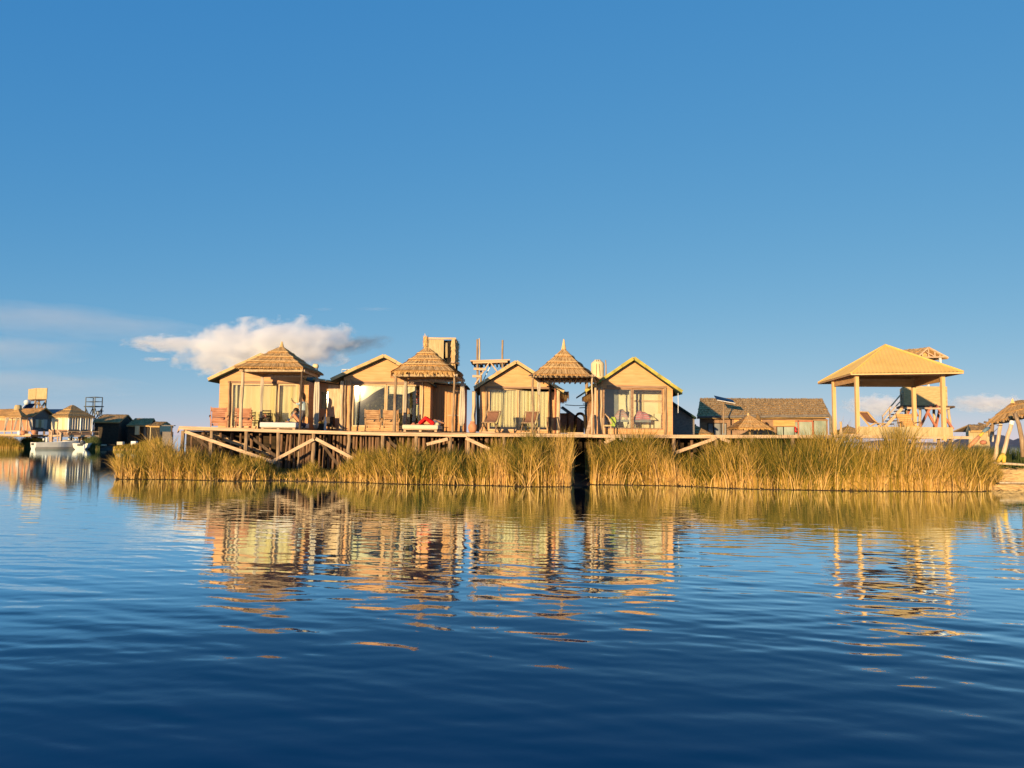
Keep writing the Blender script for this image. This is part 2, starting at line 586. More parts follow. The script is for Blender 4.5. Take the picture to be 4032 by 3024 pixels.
patch = 0.85 + 0.25 * np.sin(0.31 * GX + 0.17 * GY + 1.0) * np.sin(0.23 * GY - 0.12 * GX + 2.0) + 0.12 * np.sin(0.9 * GX + 0.7 * GY)
calm = 1.2 - 0.90 * np.clip((GY - 6) / 18, 0, 1) ** 0.7
edge = np.clip((2.4 - np.abs(sl_)) / 0.2, 0, 1)[None, :] * np.clip((170 - GY) / 30, 0, 1) * np.clip((GY - 1.0) / 0.4, 0, 1)
H *= patch * calm * edge
nr = len(rows)
idx = (np.arange(nr - 1)[:, None] * NCOL + np.arange(NCOL - 1)[None, :]).ravel()
Qw = np.stack([idx, idx + 1, idx + NCOL + 1, idx + NCOL], 1)
np_mesh('water', np.stack([GX.ravel(), GY.ravel(), H.ravel()], 1), Qw, WATER, smooth=True, kind='structure')
S = 9000.0
mb = MB()
mb.grid([[(x, y, -0.09) for x in (-S, S)] for y in (-S, S)])
lake_far = mb.build('open_lake', WATER, kind='structure')

# ---- shoreline and reeds of the island
WLX = [380, 460, 700, 900, 1100, 1300, 1400, 1500, 1650, 1800, 2000, 2060, 2250, 2262, 2400, 2600, 2750, 2850, 3000, 3340, 3500, 3700, 3850, 3960, 4080, 4300]
WLY = [1884, 1886, 1888, 1893, 1892, 1897, 1898, 1903, 1907, 1909, 1913, 1916, 1916, 1906, 1908, 1911, 1916, 1922, 1926, 1932, 1933, 1936, 1935, 1926, 1920, 1916]
WLYd = np.array([1.7 * FPX / (y - (1729 + 0.012 * (x - 2016))) for x, y in zip(WLX, WLY)])
TOPX = [440, 470, 500, 560, 620, 650, 700, 760, 830, 900, 1000, 1060, 1120, 1180, 1240, 1290, 1340, 1380, 1430, 1480, 1560, 1600, 1660, 1700, 1750, 1820, 1900, 1960, 2020, 2100, 2200, 2250, 2275, 2320, 2335, 2400, 2450, 2500, 2560, 2600, 2650, 2690, 2740, 2780, 2840, 2880, 2950, 3050, 3150, 3230, 3270, 3300, 3330, 3380, 3440, 3500, 3540, 3580, 3650, 3750, 3800, 3850, 3890, 3925, 3950]
TOPY = [1800, 1772, 1760, 1737, 1708, 1700, 1722, 1735, 1755, 1772, 1778, 1800, 1846, 1830, 1800, 1840, 1830, 1780, 1752, 1765, 1728, 1712, 1738, 1752, 1752, 1760, 1745, 1722, 1702, 1700, 1690, 1700, 1725, 1735, 1735, 1722, 1712, 1694, 1684, 1706, 1735, 1762, 1776, 1745, 1712, 1700, 1700, 1706, 1700, 1676, 1650, 1636, 1676, 1706, 1706, 1684, 1668, 1686, 1708, 1716, 1722, 1752, 1790, 1835, 1850]


def shoreY(px):
    return np.interp(px, WLX, WLYd)


def blades(name, B, Hh, lean, wid, tint, mat, kind, face=0.65):
    """B (N,3) feet, Hh height, lean (N,2) sideways drift of the tip, tint 0 dry .. 1 green"""
    N = len(B)
    lev = np.array([0, 0.38, 0.72, 1.0])
    ang = RNG.normal(0, face, N)
    sx, sy = np.cos(ang), np.sin(ang)
    tot = N * 7
    V = np.zeros((N, 7, 3), np.float32)
    curl = RNG.uniform(1.3, 2.6, N)
    droop = (lean ** 2).sum(1) / np.maximum(Hh, 0.05)
    for k, t in enumerate(lev):
        off = (t ** curl)[:, None] * lean
        zz = Hh * t - 0.35 * droop * t ** 3
        wdt = wid * (1 - 0.55 * t)
        c = np.stack([B[:, 0] + off[:, 0], B[:, 1] + off[:, 1], B[:, 2] + zz], 1)
        if k < 3:
            V[:, 2 * k] = c - np.stack([sx * wdt / 2, sy * wdt / 2, np.zeros(N)], 1)
            V[:, 2 * k + 1] = c + np.stack([sx * wdt / 2, sy * wdt / 2, np.zeros(N)], 1)
        else:
            V[:, 6] = c
    b = (np.arange(N) * 7)[:, None]
    Q = np.concatenate([b + np.array([0, 1, 3, 2]), b + np.array([2, 3, 5, 4])])
    T = b + np.array([4, 5, 6])
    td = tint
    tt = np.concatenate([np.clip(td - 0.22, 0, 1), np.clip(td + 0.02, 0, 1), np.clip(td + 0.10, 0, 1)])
    return np_mesh(name, V.reshape(tot, 3), Q, mat, tris=T, tint=tt, kind=kind)


def vnoise(x, s, seed):
    r = np.random.default_rng(seed)
    g = r.uniform(-1, 1, 4000)
    u = x * s + 1000
    i = np.floor(u).astype(int)
    f = u - i
    f = f * f * (3 - 2 * f)
    return g[i % 4000] * (1 - f) + g[(i + 1) % 4000] * f


N = 60000
px = RNG.uniform(474, 3935, N)
dep = RNG.uniform(0, 1, N) ** 1.15
keep = ~((px > 2262) & (px < 2328 - 22 * dep))
low = ((px > 1050) & (px < 1240)) | ((px > 1285) & (px < 1385))
keep &= ~(low & (RNG.uniform(0, 1, N) < 0.55))
keep &= ~((px > 2660) & (px < 2745) & (RNG.uniform(0, 1, N) < 0.55))
px, dep = px[keep], dep[keep]
N = len(px)
yf = shoreY(px)
yb = np.maximum(yf + 1.6, 32.1)
BY = yf + 0.03 + 0.16 * np.abs(vnoise(px, 0.05, 3)) + (yb - yf - 0.1) * dep
BX = (px - 2016) / FPX * BY
BZ = 0.02 + 0.22 * dep
hor = 1729 + 0.012 * (px - 2016)
top_py = np.interp(px, TOPX, TOPY) + 15 * vnoise(px, 0.03, 5) + 11 * vnoise(px, 0.2, 6)
ztop = 1.7 + (hor - top_py) / FPX * BY
frac = 0.42 + 0.58 * RNG.beta(3.2, 1.5, N)
frac = frac * (0.60 + 0.40 * np.clip(dep * 1.7 + 0.18, 0, 1))
Hh = np.maximum(ztop * frac - BZ, 0.2)
ln = RNG.normal(0, 0.17, (N, 2)) * Hh[:, None]
ln[:, 0] += 0.10 * Hh * vnoise(px, 0.012, 8) * 1.8
ln[:, 1] -= 0.05 * Hh
bent = RNG.uniform(0, 1, N) < 0.17 + 0.16 * np.clip((1000 - px) / 300, 0, 1)
ln[bent] *= RNG.uniform(1.8, 4.0, (bent.sum(), 1))
Hh[bent] *= RNG.uniform(0.55, 0.95, bent.sum())
# stems stand in tufts that share lean, height and colour
tuft = (np.floor(px / 11 + 3 * vnoise(dep * 40, 1, 31)) * 7 + np.floor(dep * 5)).astype(int)
tid = np.abs(tuft) % 4000
tr = np.random.default_rng(77)
t_lean, t_h, t_t = tr.normal(0, .20, 4000), tr.uniform(.62, 1.14, 4000), tr.normal(0, .20, 4000)
tall = 1.0 + .15 * np.clip(1 - np.abs(px - 2130) / 230, 0, 1) + .16 * np.clip(1 - np.abs(px - 2520) / 150, 0, 1) + .14 * np.clip(1 - np.abs(px - 3080) / 300, 0, 1) + .12 * np.clip(1 - np.abs(px - 3520) / 130, 0, 1)
Hh = np.maximum(Hh * t_h[tid] * tall, .2)
ln[:, 0] += t_lean[tid] * Hh
gl, gr = np.clip((px - 2205) / 45, 0, 1) * (px < 2300), np.clip((2385 - px) / 45, 0, 1) * (px >= 2300)
ln[:, 0] = np.where(gl > 0, np.minimum(ln[:, 0], .32 * Hh * (1.15 - gl)), ln[:, 0])
ln[:, 0] = np.where(gr > 0, np.maximum(ln[:, 0], -.32 * Hh * (1.15 - gr)), ln[:, 0])
# the outer tufts fan out over the water
lf = np.clip((545 - px) / 90, 0, 1)
ln[:, 0] -= lf * Hh * RNG.uniform(0.1, 0.75, N)
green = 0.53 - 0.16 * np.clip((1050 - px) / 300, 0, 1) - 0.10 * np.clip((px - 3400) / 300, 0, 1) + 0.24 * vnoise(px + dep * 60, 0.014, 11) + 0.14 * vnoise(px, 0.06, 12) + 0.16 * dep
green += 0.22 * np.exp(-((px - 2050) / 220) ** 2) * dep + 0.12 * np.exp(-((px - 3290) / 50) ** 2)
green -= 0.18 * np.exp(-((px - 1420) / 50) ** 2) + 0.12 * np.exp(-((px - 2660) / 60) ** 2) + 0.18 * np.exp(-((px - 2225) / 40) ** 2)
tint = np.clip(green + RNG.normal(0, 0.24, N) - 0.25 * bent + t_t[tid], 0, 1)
thick = RNG.uniform(0.012, 0.030, N)
stalk = RNG.uniform(0, 1, N) < .035
thick[stalk] = RNG.uniform(.028, .042, stalk.sum())
tint[stalk] *= .25
ln[stalk] *= 1.8
BY[stalk] -= .15
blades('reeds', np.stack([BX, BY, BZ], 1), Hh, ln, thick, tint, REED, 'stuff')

# reeds further back on the lake behind the straw island
N = 9000
ux = RNG.uniform(20.5, 33, N)
uy = RNG.uniform(35.0, 40, N)
blades('green_reed_bed', np.stack([ux, uy, np.full(N, -0.1)], 1), RNG.uniform(1.35, 1.85, N), RNG.normal(0, 0.16, (N, 2)),
       RNG.uniform(0.02, 0.035, N), np.clip(RNG.normal(0.62, 0.2, N), 0, 1), REEDG, 'stuff')

# the bank the reeds grow on and the ground under the lodge
mb = MB()
pxs = list(range(380, 4301, 40))
P = []
for t in (0, 0.12, 0.3, 1.0, 6.0, 16.0):
    r = []
    for p in pxs:
        y0 = float(shoreY(p)) - 0.02
        y = y0 + t * 2.0
        if p < 470:
            y = y0 + t * 2.0 * (0.3 if t < 2 else 1)
        z = [-0.12, 0.05, 0.13, 0.27, 0.35, 0.35][(0, 0.12, 0.3, 1.0, 6.0, 16.0).index(t)]
        r.append(((max(p, 470) - 2016) / FPX * y if t < 2 else (max(p, 760) - 2016) / FPX * y, y, z + (random.uniform(-0.03, 0.03) if t else 0)))
    P.append(r)
mb.grid(P)
mb.build('island_ground', MUD, smooth=True, kind='structure')

# cut stems drifting off the bank
mbf = MB()
for _ in range(46):
    p_ = random.choice((random.uniform(900, 2250), random.uniform(2330, 3800)))
    y_ = float(shoreY(p_)) - abs(random.gauss(0.1, .55))
    mbf.strip(((p_ - 2016) / FPX * y_, y_, .012), (1, random.uniform(-.12, .12), 0), random.uniform(.25, 1.1), (0, 1, 0), random.uniform(.03, .07), (0, 0, .004), random.uniform(.3, 1))
mbf.build('floating_straw', STRAW, kind='stuff', tint=True)

# far hills
def hills(name, prof, Y, depth):
    mb_ = MB()
    rows_ = []
    for k, s in enumerate((0.0, 0.35, 0.7, 1.0, 1.15, 1.6)):
        r = []
        for i, (a, h) in enumerate(prof):
            hh = h * math.sin(min(s, 1.0) * math.pi / 2) if s <= 1 else h * (1 - (s - 1) / 0.6)
            r.append((a * (Y + depth * s), Y + depth * s, -2 + hh * (1 + (random.uniform(-.07, .07) if 0 < s < 1.6 else 0))))
        rows_.append(r)
    mb_.grid(rows_)
    return mb_.build(name, ROCK, smooth=True, kind='structure')


hp = []
for p in range(1900, 5200, 18):
    b = 6 + 5 * math.sin(p * 0.013) + 4 * math.sin(p * 0.031 + 1)
    if p > 3690:
        b += 27 * math.exp(-((p - 3790) / 75) ** 2) + 26 * math.exp(-((p - 3925) / 38) ** 2) + 16 * math.exp(-((p - 4010) / 90) ** 2) + 4 * math.sin(p * 0.11)
    hp.append(((p - 2016) / FPX, max(b, 2) * 9000 / FPX * 1.0 + 2))
hills('far_hills', hp, 7800, 1200)

# ================================================================== BUILDING BLOCKS
def curtain(name, label, x0, x1, Y, z0, z1, mat, folds=6, amp=0.04, group=None, bottom=None, gather=None, skew=0.0):
    """hanging cloth; gather = list of (t from top, width factor) makes it tied"""
    nx, nz = folds * 6 + 1, 14
    c = (x0 + x1) / 2
    P = []
    for i in range(nz + 1):
        t = i / nz
        wf = 1.0
        if gather:
            wf = float(np.interp(t, [g[0] for g in gather], [g[1] for g in gather]))
        row = []
        for j in range(nx):
            s = j / (nx - 1)
            xx = c + (x0 + (x1 - x0) * s - c) * wf + skew * t
            zb = z0 if bottom is None else bottom(s)
            row.append((xx, Y + amp * math.sin(s * folds * 2 * math.pi) * (0.7 + 0.5 * t) + 0.012 * math.sin(9 * t + 5 * s),
                        z1 + (zb - z1) * t))
        P.append(row)
    o = MB().grid(P).build(name, mat, org=(c, Y, z0), smooth=True)
    solid(o, 0.006)
    return tag(o, label, 'curtain', group)


def lerp(a, b, t):
    return a + (b - a) * t


def thatch_pyramid(parent, corners, apex, layers=4, rnd=0.0, conc=0.95, blades_n=520, fringe=0.12, thick=0.03, name='thatch_roof', bind=True,
                   mat=None, top_r=0.05):
    """layered reed roof on four corners (ring order), with loose stems lying on it"""
    mat = mat or THATCH
    C = [Vector(c) for c in corners]
    A = Vector(apex)
    n = 12

    def pt(r, k, s, lift=0.0):
        a, b = C[k], C[(k + 1) % 4]
        e = a.lerp(b, s)
        q = 1 - rnd * abs(2 * s - 1) ** 3
        p = A + (e - A) * 1.0
        x = A.x + (e.x - A.x) * r * q
        y = A.y + (e.y - A.y) * r * q
        z = A.z + (e.z - A.z) * (r ** conc) + lift
        return Vector((x, y, z))

    mb_ = MB()
    rs = [top_r + (1 - top_r) * (i / layers) ** 0.92 for i in range(layers + 1)]
    rings = []
    for L in range(layers):
        for f in (0.0, 0.5, 1.0):
            r = rs[L] + (rs[L + 1] - rs[L]) * f
            rings.append([pt(r, k, s / n, thick * (0.15 + 0.85 * f) + random.uniform(-.008, .008)) for k in range(4) for s in range(n)])
    # underside
    rings.append([pt(1.0, k, s / n, -0.03) for k in range(4) for s in range(n)])
    rings.append([pt(0.5, k, s / n, -0.04) for k in range(4) for s in range(n)])
    rings.append([pt(0.05, k, s / n, -0.05) for k in range(4) for s in range(n)])
    m = len(rings[0])
    vs = [p for r in rings for p in r]
    fs, ts = [], []
    for i in range(len(rings) - 1):
        for k in range(m):
            k2 = (k + 1) % m
            fs.append((i * m + k, (i + 1) * m + k, (i + 1) * m + k2, i * m + k2))
    mb_.v, mb_.f = [tuple(v) for v in vs], fs
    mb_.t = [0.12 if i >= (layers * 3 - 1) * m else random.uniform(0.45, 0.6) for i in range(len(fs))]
    for k in range(4):
        side = (C[(k + 1) % 4] - C[k]).normalized()
        for L in range(layers):
            w0 = (rs[L] + rs[L + 1]) / 2
            cnt = int(blades_n * w0 * 2.2 / layers * 1.6)
            for _ in range(cnt):
                s = random.random()
                r = lerp(rs[L], rs[L + 1], random.random() ** 0.8)
                r2 = min(r + random.uniform(0.12, 0.26), rs[L + 1] + 0.02)
                p0 = pt(r, k, s, thick * 0.6 + 0.012)
                p1 = pt(r2, k, min(max(s + random.uniform(-.012, .012), 0), 1), thick + random.uniform(0.008, 0.035))
                d = p1 - p0
                if d.length < 0.02:
                    continue
                mb_.strip(p0, d.normalized(), d.length, side, random.uniform(0.014, 0.034), (0, 0, 0.012), min(max(.52 + .34 * math.sin(s * 41 + k * 9 + L) * math.sin(s * 97 + 3 * L) + random.gauss(0, .2), .05), 1))
            # ragged ends at the foot of each layer
            for _ in range(int(75 * rs[L + 1]) if L < layers - 1 else 150):
                s = random.random()
                p0 = pt(rs[L + 1] * 0.97, k, s, thick + 0.01)
                p1 = pt(rs[L + 1] * 1.015, k, s, thick - random.uniform(0.2, 1.0) * (fringe if L == layers - 1 else 0.05))
                d = p1 - p0
                mb_.strip(p0, d.normalized(), d.length * random.uniform(0.9, 1.3), side, random.uniform(0.02, 0.045), (0, 0, 0), random.uniform(0.15, 0.75))
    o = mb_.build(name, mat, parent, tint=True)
    if bind:
        for L in range(1, layers):
            pts = [pt(rs[L] - 0.02, k, s / n, thick + 0.035) for k in range(4) for s in range(n)]
            pts.append(pts[0])
            MB().tube(pts, 0.012, 5, cap=False).build('binding', BIND, o)
    return o


def finial(parent, base, h, r, bunch=False, mat=None):
    b = Vector(base)
    mb_ = MB()
    for i in range(46):
        a = random.uniform(0, 6.28)
        q = r * math.sqrt(random.random())
        p0 = b + Vector((math.cos(a) * q * 1.5, math.sin(a) * q * 1.5, -0.05))
        p1 = b + Vector((math.cos(a) * q * 0.75, math.sin(a) * q * 0.75, h * 0.45))
        top = 1.1 if bunch else 0.35
        p2 = b + Vector((math.cos(a) * q * top, math.sin(a) * q * top, h * random.uniform(0.86, 1.05)))
        mb_.tube([p0, p1, p2], [0.016, 0.014, 0.009], 4, tint=random.uniform(0.35, 0.9))
    if bunch:
        for z in (0.62, 0.8):
            for i in range(14):
                a = i * 0.449
                mb_.blob(b + Vector((math.cos(a) * r * 0.9, math.sin(a) * r * 0.9, h * z)), (r * .38, r * .38, h * .13), 6, 5, 0.15)
    return mb_.build('finial', mat or BIND, parent)


def plane_thatch(mb_, A, B, C, D, rows_=6, n=900, w=(0.02, 0.045), lift=0.03, thick=0.05):
    """A-B lower edge, D-C upper edge: stepped thatch courses"""
    A, B, C, D = map(Vector, (A, B, C, D))
    nrm = (B - A).cross(D - A).normalized()
    if nrm.z < 0:
        nrm = -nrm
    side = (B - A).normalized()
    for i in range(rows_):
        v0, v1 = i / rows_, (i + 1) / rows_
        n_ = 14
        low = [A.lerp(B, s / n_).lerp(D.lerp(C, s / n_), v0) + nrm * (thick + random.uniform(-.012, .012)) for s in range(n_ + 1)]
        upp = [A.lerp(B, s / n_).lerp(D.lerp(C, s / n_), min(v1 + 0.02, 1)) + nrm * 0.005 for s in range(n_ + 1)]
        foot = [A.lerp(B, s / n_).lerp(D.lerp(C, s / n_), v0) - nrm * 0.02 for s in range(n_ + 1)]
        o = len(mb_.v)
        mb_.v += [tuple(p) for p in foot + low + upp]
        k = n_ + 1
        for s in range(n_):
            mb_.f += [(o + s, o + s + 1, o + k + s + 1, o + k + s), (o + k + s, o + k + s + 1, o + 2 * k + s + 1, o + 2 * k + s)]
            mb_.t += [random.uniform(.3, .5), random.uniform(.45, .62)]
    for _ in range(n):
        u, v = random.random(), random.random()
        i = int(v * rows_)
        v0 = i / rows_
        p0 = A.lerp(B, u).lerp(D.lerp(C, u), v) + nrm * (lift + 0.02)
        vl = max(v0 - 0.03, v - random.uniform(0.08, 0.22))
        u2 = u + random.uniform(-.006, .006)
        p1 = A.lerp(B, u2).lerp(D.lerp(C, u2), vl) + nrm * (thick + random.uniform(0.005, 0.03))
        d = p1 - p0
        if d.length > 0.03:
            mb_.strip(p0, d.normalized(), d.length, side, random.uniform(*w), nrm * 0.008, random.betavariate(2, 2))


# ================================================================== THE DECK
deck = thing('deck', 'long raised wooden deck on log piles that carries the four reed huts', 'deck', (-4, 34, 0))
MB().box(X(722, 32.5), X(3290, 32.5), 32.52, 45.5, DZ - 0.07, DZ).build('floor', DECKM, deck)
segs = [((705, 1684), (1000, 1693), 32.46), ((1000, 1694), (1420, 1706), 32.47), ((1420, 1707), (1838, 1714), 32.46),
        ((1835, 1712), (2330, 1716), 32.48), ((2330, 1717), (2800, 1719), 32.46), ((2800, 1719), (3290, 1719), 32.47)]
for (a, b, Y) in segs:
    MB().beam(W(*a, Y), W(*b, Y), 0.05, 0.135).build('edge_board', PLANK, deck)
MB().beam(W(705, 1690, 32.5), W(700, 1700, 40), 0.05, 0.13).build('edge_board', PLANK, deck)
for p, py in ((722, 1800), (832, 1800), (969, 1850), (1099, 1850), (1178, 1835), (1237, 1860), (1375, 1860), (1509, 1830), (1640, 1830), (1775, 1830), (1842, 1830), (1985, 1830),
              (2130, 1830), (2392, 1830), (2520, 1830), (2655, 1830), (2822, 1830), (2960, 1830), (3120, 1830), (3270, 1830)):
    x = X(p, 32.6)
    MB().pole((x, 32.6, 0.05), (x + random.uniform(-.03, .03), 32.6, DZ - 0.07), 0.095 if p != 1178 else 0.045, None, 0.02).build('post', POLE, deck)
for a, b, Y in (((728, 1699), (1085, 1822), 32.42), ((1072, 1817), (1236, 1729), 32.40), ((1243, 1727), (1392, 1806), 32.42), ((1680, 1750), (1763, 1728), 32.4),
                ((1834, 1725), (1930, 1770), 32.42), ((2380, 1744), (2421, 1725), 32.4), ((2441, 1725), (2500, 1752), 32.42), ((2660, 1782), (2822, 1724), 32.4),
                ((2836, 1725), (2872, 1740), 32.42), ((800, 1702), (1085, 1798), 33.6), ((840, 1700), (1030, 1780), 34.6), ((3300, 1740), (3370, 1716), 32.4)):
    MB().beam(W(*a, Y), W(*b, Y), 0.04, 0.13).build('brace', PLANK, deck)
for a, b, Y in (((975, 1710), (1090, 1800), 32.9), ((1248, 1718), (1330, 1830), 32.9), ((755, 1712), (830, 1770), 32.9), ((1510, 1715), (1560, 1760), 32.9)):
    MB().beam(W(*a, Y), W(*b, Y), 0.05, 0.12).build('cross_brace', POLED, deck)
k = 0
xx = X(760, 33.6)
pls = []
while xx < X(1960, 33.6):
    pls.append(xx)
    xx += random.uniform(0.10, 0.235) if xx > X(1085, 33.6) else random.uniform(0.3, 0.55)
for xx in pls[:72]:
    Y = 33.5 + random.uniform(-0.12, 0.22)
    MB().pole((xx, Y, 0.1), (xx + random.uniform(-.05, .05), Y + 0.02, DZ - random.uniform(0.10, 0.2)), random.uniform(0.045, 0.085), None, 0.015, 7, 4).build('pile', PILE, deck)

MB().box(X(735, 34.9), X(3290, 34.9), 34.9, 35.0, .1, DZ - .075).build('dark_backing', MUD, deck)  # dark sheet added to keep the space under the deck dark
for p in range(1968, 3260, 26):
    if random.random() < .35:
        xx = X(p + random.uniform(-9, 9), 33.6)
        MB().pole((xx, 33.6, .1), (xx, 33.6, DZ - .12), random.uniform(.045, .08), None, .015, 7, 4).build('pile', PILE, deck)

# ================================================================== HUTS
def hut(label, Y, D, xl, xr, apex, el, er, openx, openy, mull, lint, rake, annex=None, door_label=None, glassm=None, frame=FRAME, glare=None):
    YR = Y - 0.34
    zb = DZ
    xL, xR = X(xl, Y), X(xr, Y)
    A, EL, ER = W(*apex, YR), W(*el, YR), W(*er, YR)
    r = thing('reed_hut', label, 'hut', ((xL + xR) / 2, Y, zb), 'reed huts on the deck')
    under = 0.10

    def roofz(x):
        if x < A.x:
            return EL.z + (A.z - EL.z) * (x - EL.x) / (A.x - EL.x) - under
        return ER.z + (A.z - ER.z) * (ER.x - x) / (ER.x - A.x) - under
    gx0, gx1 = X(openx[0], Y), X(openx[1], Y)
    gz1, gz0 = Z(openx[0], openy[0], Y), Z(openx[0], openy[1], Y)
    th = 0.10
    mb_ = MB()
    mb_.box(xL, gx0, Y, Y + th, zb, gz1)
    mb_.box(gx1, xR, Y, Y + th, zb, gz1)
    mb_.box(gx0, gx1, Y, Y + th, zb, gz0)
    mb_.prism([(xL, Y, gz1), (xR, Y, gz1), (xR, Y, roofz(xR)), (A.x, Y, A.z - under), (xL, Y, roofz(xL))], (0, th, 0))
    mb_.box(xL, xL + th, Y + th, Y + D, zb, roofz(xL) )
    mb_.box(xR - th, xR, Y + th, Y + D, zb, roofz(xR) )
    mb_.prism([(xL, Y + D, zb), (xR, Y + D, zb), (xR, Y + D, roofz(xR)), (A.x, Y + D, A.z - under), (xL, Y + D, roofz(xL))], (0, th, 0))
    mb_.build('wall', WALL, r)
    # roof
    mb_ = MB()
    off = Vector((0, D + 0.6, 0))
    for P, Q in ((EL, A), (A, ER)):
        mb_.prism([P, Q, Q - Vector((0, 0, 0.09)), P - Vector((0, 0, 0.09))], off)
    rf = mb_.build('roof', ROOFG, r)
    k = 4
    for P, Q in ((EL, A), (A, ER)):
        for i in range(k):
            a, b = P.lerp(Q, i / k), P.lerp(Q, (i + 0.985) / k)
            dz = random.uniform(-.012, .012)
            MB().beam(a + Vector((0, -0.035, 0.02 + dz)), b + Vector((0, -0.035, 0.02 - dz)), 0.06, 0.145 + random.uniform(-.015, .015)).build('rake_board', rake, rf)
    # lintel
    MB().box(X(lint[0], Y), X(lint[1], Y), Y - 0.035, Y - 0.002, Z(lint[0], lint[3], Y), Z(lint[0], lint[2], Y)).build('lintel', LINTEL, r)
    # glazed sliding doors
    xs = [openx[0]] + list(mull) + [openx[1]]
    for i in range(len(xs) - 1):
        a, b = X(xs[i], Y) + 0.004, X(xs[i + 1], Y) - 0.004
        w_ = 0.065
        yy = Y + 0.03 + 0.035 * (i % 2)
        m_ = MB()
        m_.box(a, a + w_, yy, yy + .03, gz0, gz1 - 0.004).box(b - w_, b, yy, yy + .03, gz0, gz1 - 0.004)
        m_.box(a + w_, b - w_, yy, yy + .03, gz0, gz0 + w_).box(a + w_, b - w_, yy, yy + .03, gz1 - w_, gz1 - 0.004)
        f_ = m_.build('sliding_door', frame, r)
        if glare and i == 0:
            glare_pane(a + w_ + .01, b - w_ - .01, yy + .012, gz0 + w_, gz1 - w_, W(*glare, Y)).build('pane', GLASSR, f_)
        else:
            MB().box(a + w_, b - w_, yy + .010, yy + .016, gz0 + w_, gz1 - w_).build('pane', glassm or GLASS, f_)
    # floor and interior lining
    MB().box(xL + th + .01, xR - th - .01, Y + th + .01, Y + D - .01, zb + 0.005, zb + 0.05).build('floor', TANWOOD, r)
    if annex:
        ax, ay0, ay1, aY, aD, kind = annex
        aR = X(ax, aY)
        aL = xR + 0.003
        zl, zr = Z(xr, ay0, aY), Z(ax, ay1, aY)
        mw = DOORW if kind == 'door' else WALL
        m_ = MB()
        if kind == 'window':
            wx0, wx1, wz0, wz1 = X(1256, aY), X(1318, aY), Z(1280, 1612, aY), Z(1280, 1539, aY)
            m_.box(aL, wx0, aY, aY + .1, zb, wz1).box(wx1, aR, aY, aY + .1, zb, wz1).box(wx0, wx1, aY, aY + .1, zb, wz0)
            m_.prism([(aL, aY, wz1), (aR, aY, wz1), (aR, aY, zr), (aL, aY, zl)], (0, .1, 0))
        else:
            m_.prism([(aL, aY, zb), (aR, aY, zb), (aR, aY, zr), (aL, aY, zl)], (0, .1, 0))
        m_.box(aR - .1, aR, aY + .1, aY + aD, zb, zr)
        an = m_.build('annex', mw if kind != 'window' else WALL, r)
        o2 = Vector((0, aD + 0.3, 0))
        p0, p1 = Vector((aL - 0.05, aY - 0.3, zl + 0.09)), Vector((aR + 0.15, aY - 0.3, zr + 0.07))
        MB().prism([p0, p1, p1 - Vector((0, 0, .07)), p0 - Vector((0, 0, .07))], o2).build('annex_roof', ROOFG, an)
        if kind != 'dark':
            q = p0 + Vector((0, -.04, 0.02))
            for i in range(2):
                MB().tube([q.lerp(p1 + Vector((0, -.04, .02)), i / 2), q.lerp(p1 + Vector((0, -.04, .02)), (i + .93) / 2)], 0.065, 8).build('edge_bamboo', rake, an)
        if kind == 'window':
            fr = MB()
            fr.box(wx0, wx0 + .06, aY + .02, aY + .06, wz0, wz1).box(wx1 - .06, wx1, aY + .02, aY + .06, wz0, wz1)
            fr.box(wx0 + .06, wx1 - .06, aY + .02, aY + .06, wz0, wz0 + .06).box(wx0 + .06, wx1 - .06, aY + .02, aY + .06, wz1 - .06, wz1)
            fo = fr.build('window', FRAME, an)
            glare_pane(wx0 + .07, wx1 - .07, aY + .04, wz0 + .06, wz1 - .06, W(1306, 1556, aY)).build('pane', GLASSR, fo)
            MB().box(X(1290, aY) , X(1336, aY), aY - .10, aY - .03, zb, zr).build('corner_post', POLEL, an)
        if kind == 'door':
            for py0, py1 in ((1540, 1543), (1633, 1638)):
                MB().box(X(1762, aY), X(1822, aY), aY - .03, aY - .002, Z(1790, py1, aY), Z(1790, py0, aY)).build('door_rail', PLANK, an)
            for q in (1716, 1728, 1742, 1756, 1770, 1784, 1798, 1812):
                MB().box(X(q, aY), X(q + 1.3, aY), aY - .02, aY - .001, zb + .05, zr - .25).build('door_batten', LINTEL, an)
    return r


def logs(parent, items, name='corner_log'):
    for p0, p1, Y, ytop, mat in items:
        w_ = X(p1, Y) - X(p0, Y)
        x = (X(p0, Y) + X(p1, Y)) / 2
        MB().pole((x, Y, DZ + .01), (x, Y, Z(p0, ytop, Y)), w_ / 2, w_ / 2 * .92, 0.02).build(name, mat, parent)


Y1, Y2, Y3, Y4 = 36.6, 36.8, 37.4, 36.5
h1 = hut('reed hut nearest the open end of the deck, behind two reddish armchairs', Y1, 4.6, 858, 1211, (1032, 1397), (820, 1495), (1208, 1492), (905, 1166), (1509, 1682), (1088,), (891, 1179, 1500, 1508.5), RAKE,
         annex=(1326, 1503, 1516, Y1 + 1.25, 2.6, 'window'))
h2 = hut('reed hut with a dark glass front and diagonally draped pale curtains', Y2, 4.6, 1349, 1692, (1513, 1401), (1303, 1496), (1708, 1512), (1383, 1654), (1512, 1679), (1516, 1588), (1378, 1665, 1501, 1511.5), RAKE,
         annex=(1826, 1512, 1524, Y2 + 1.3, 2.4, 'door'), glare=(1386, 1528))
h3 = hut('reed hut with striped curtains drawn across its whole glass front', Y3, 4.4, 1888, 2205, (2033, 1425), (1867, 1529), (2222, 1544), (1921, 2158), (1529.5, 1694), (2037,), (1915, 2161, 1521, 1529), RAKE)
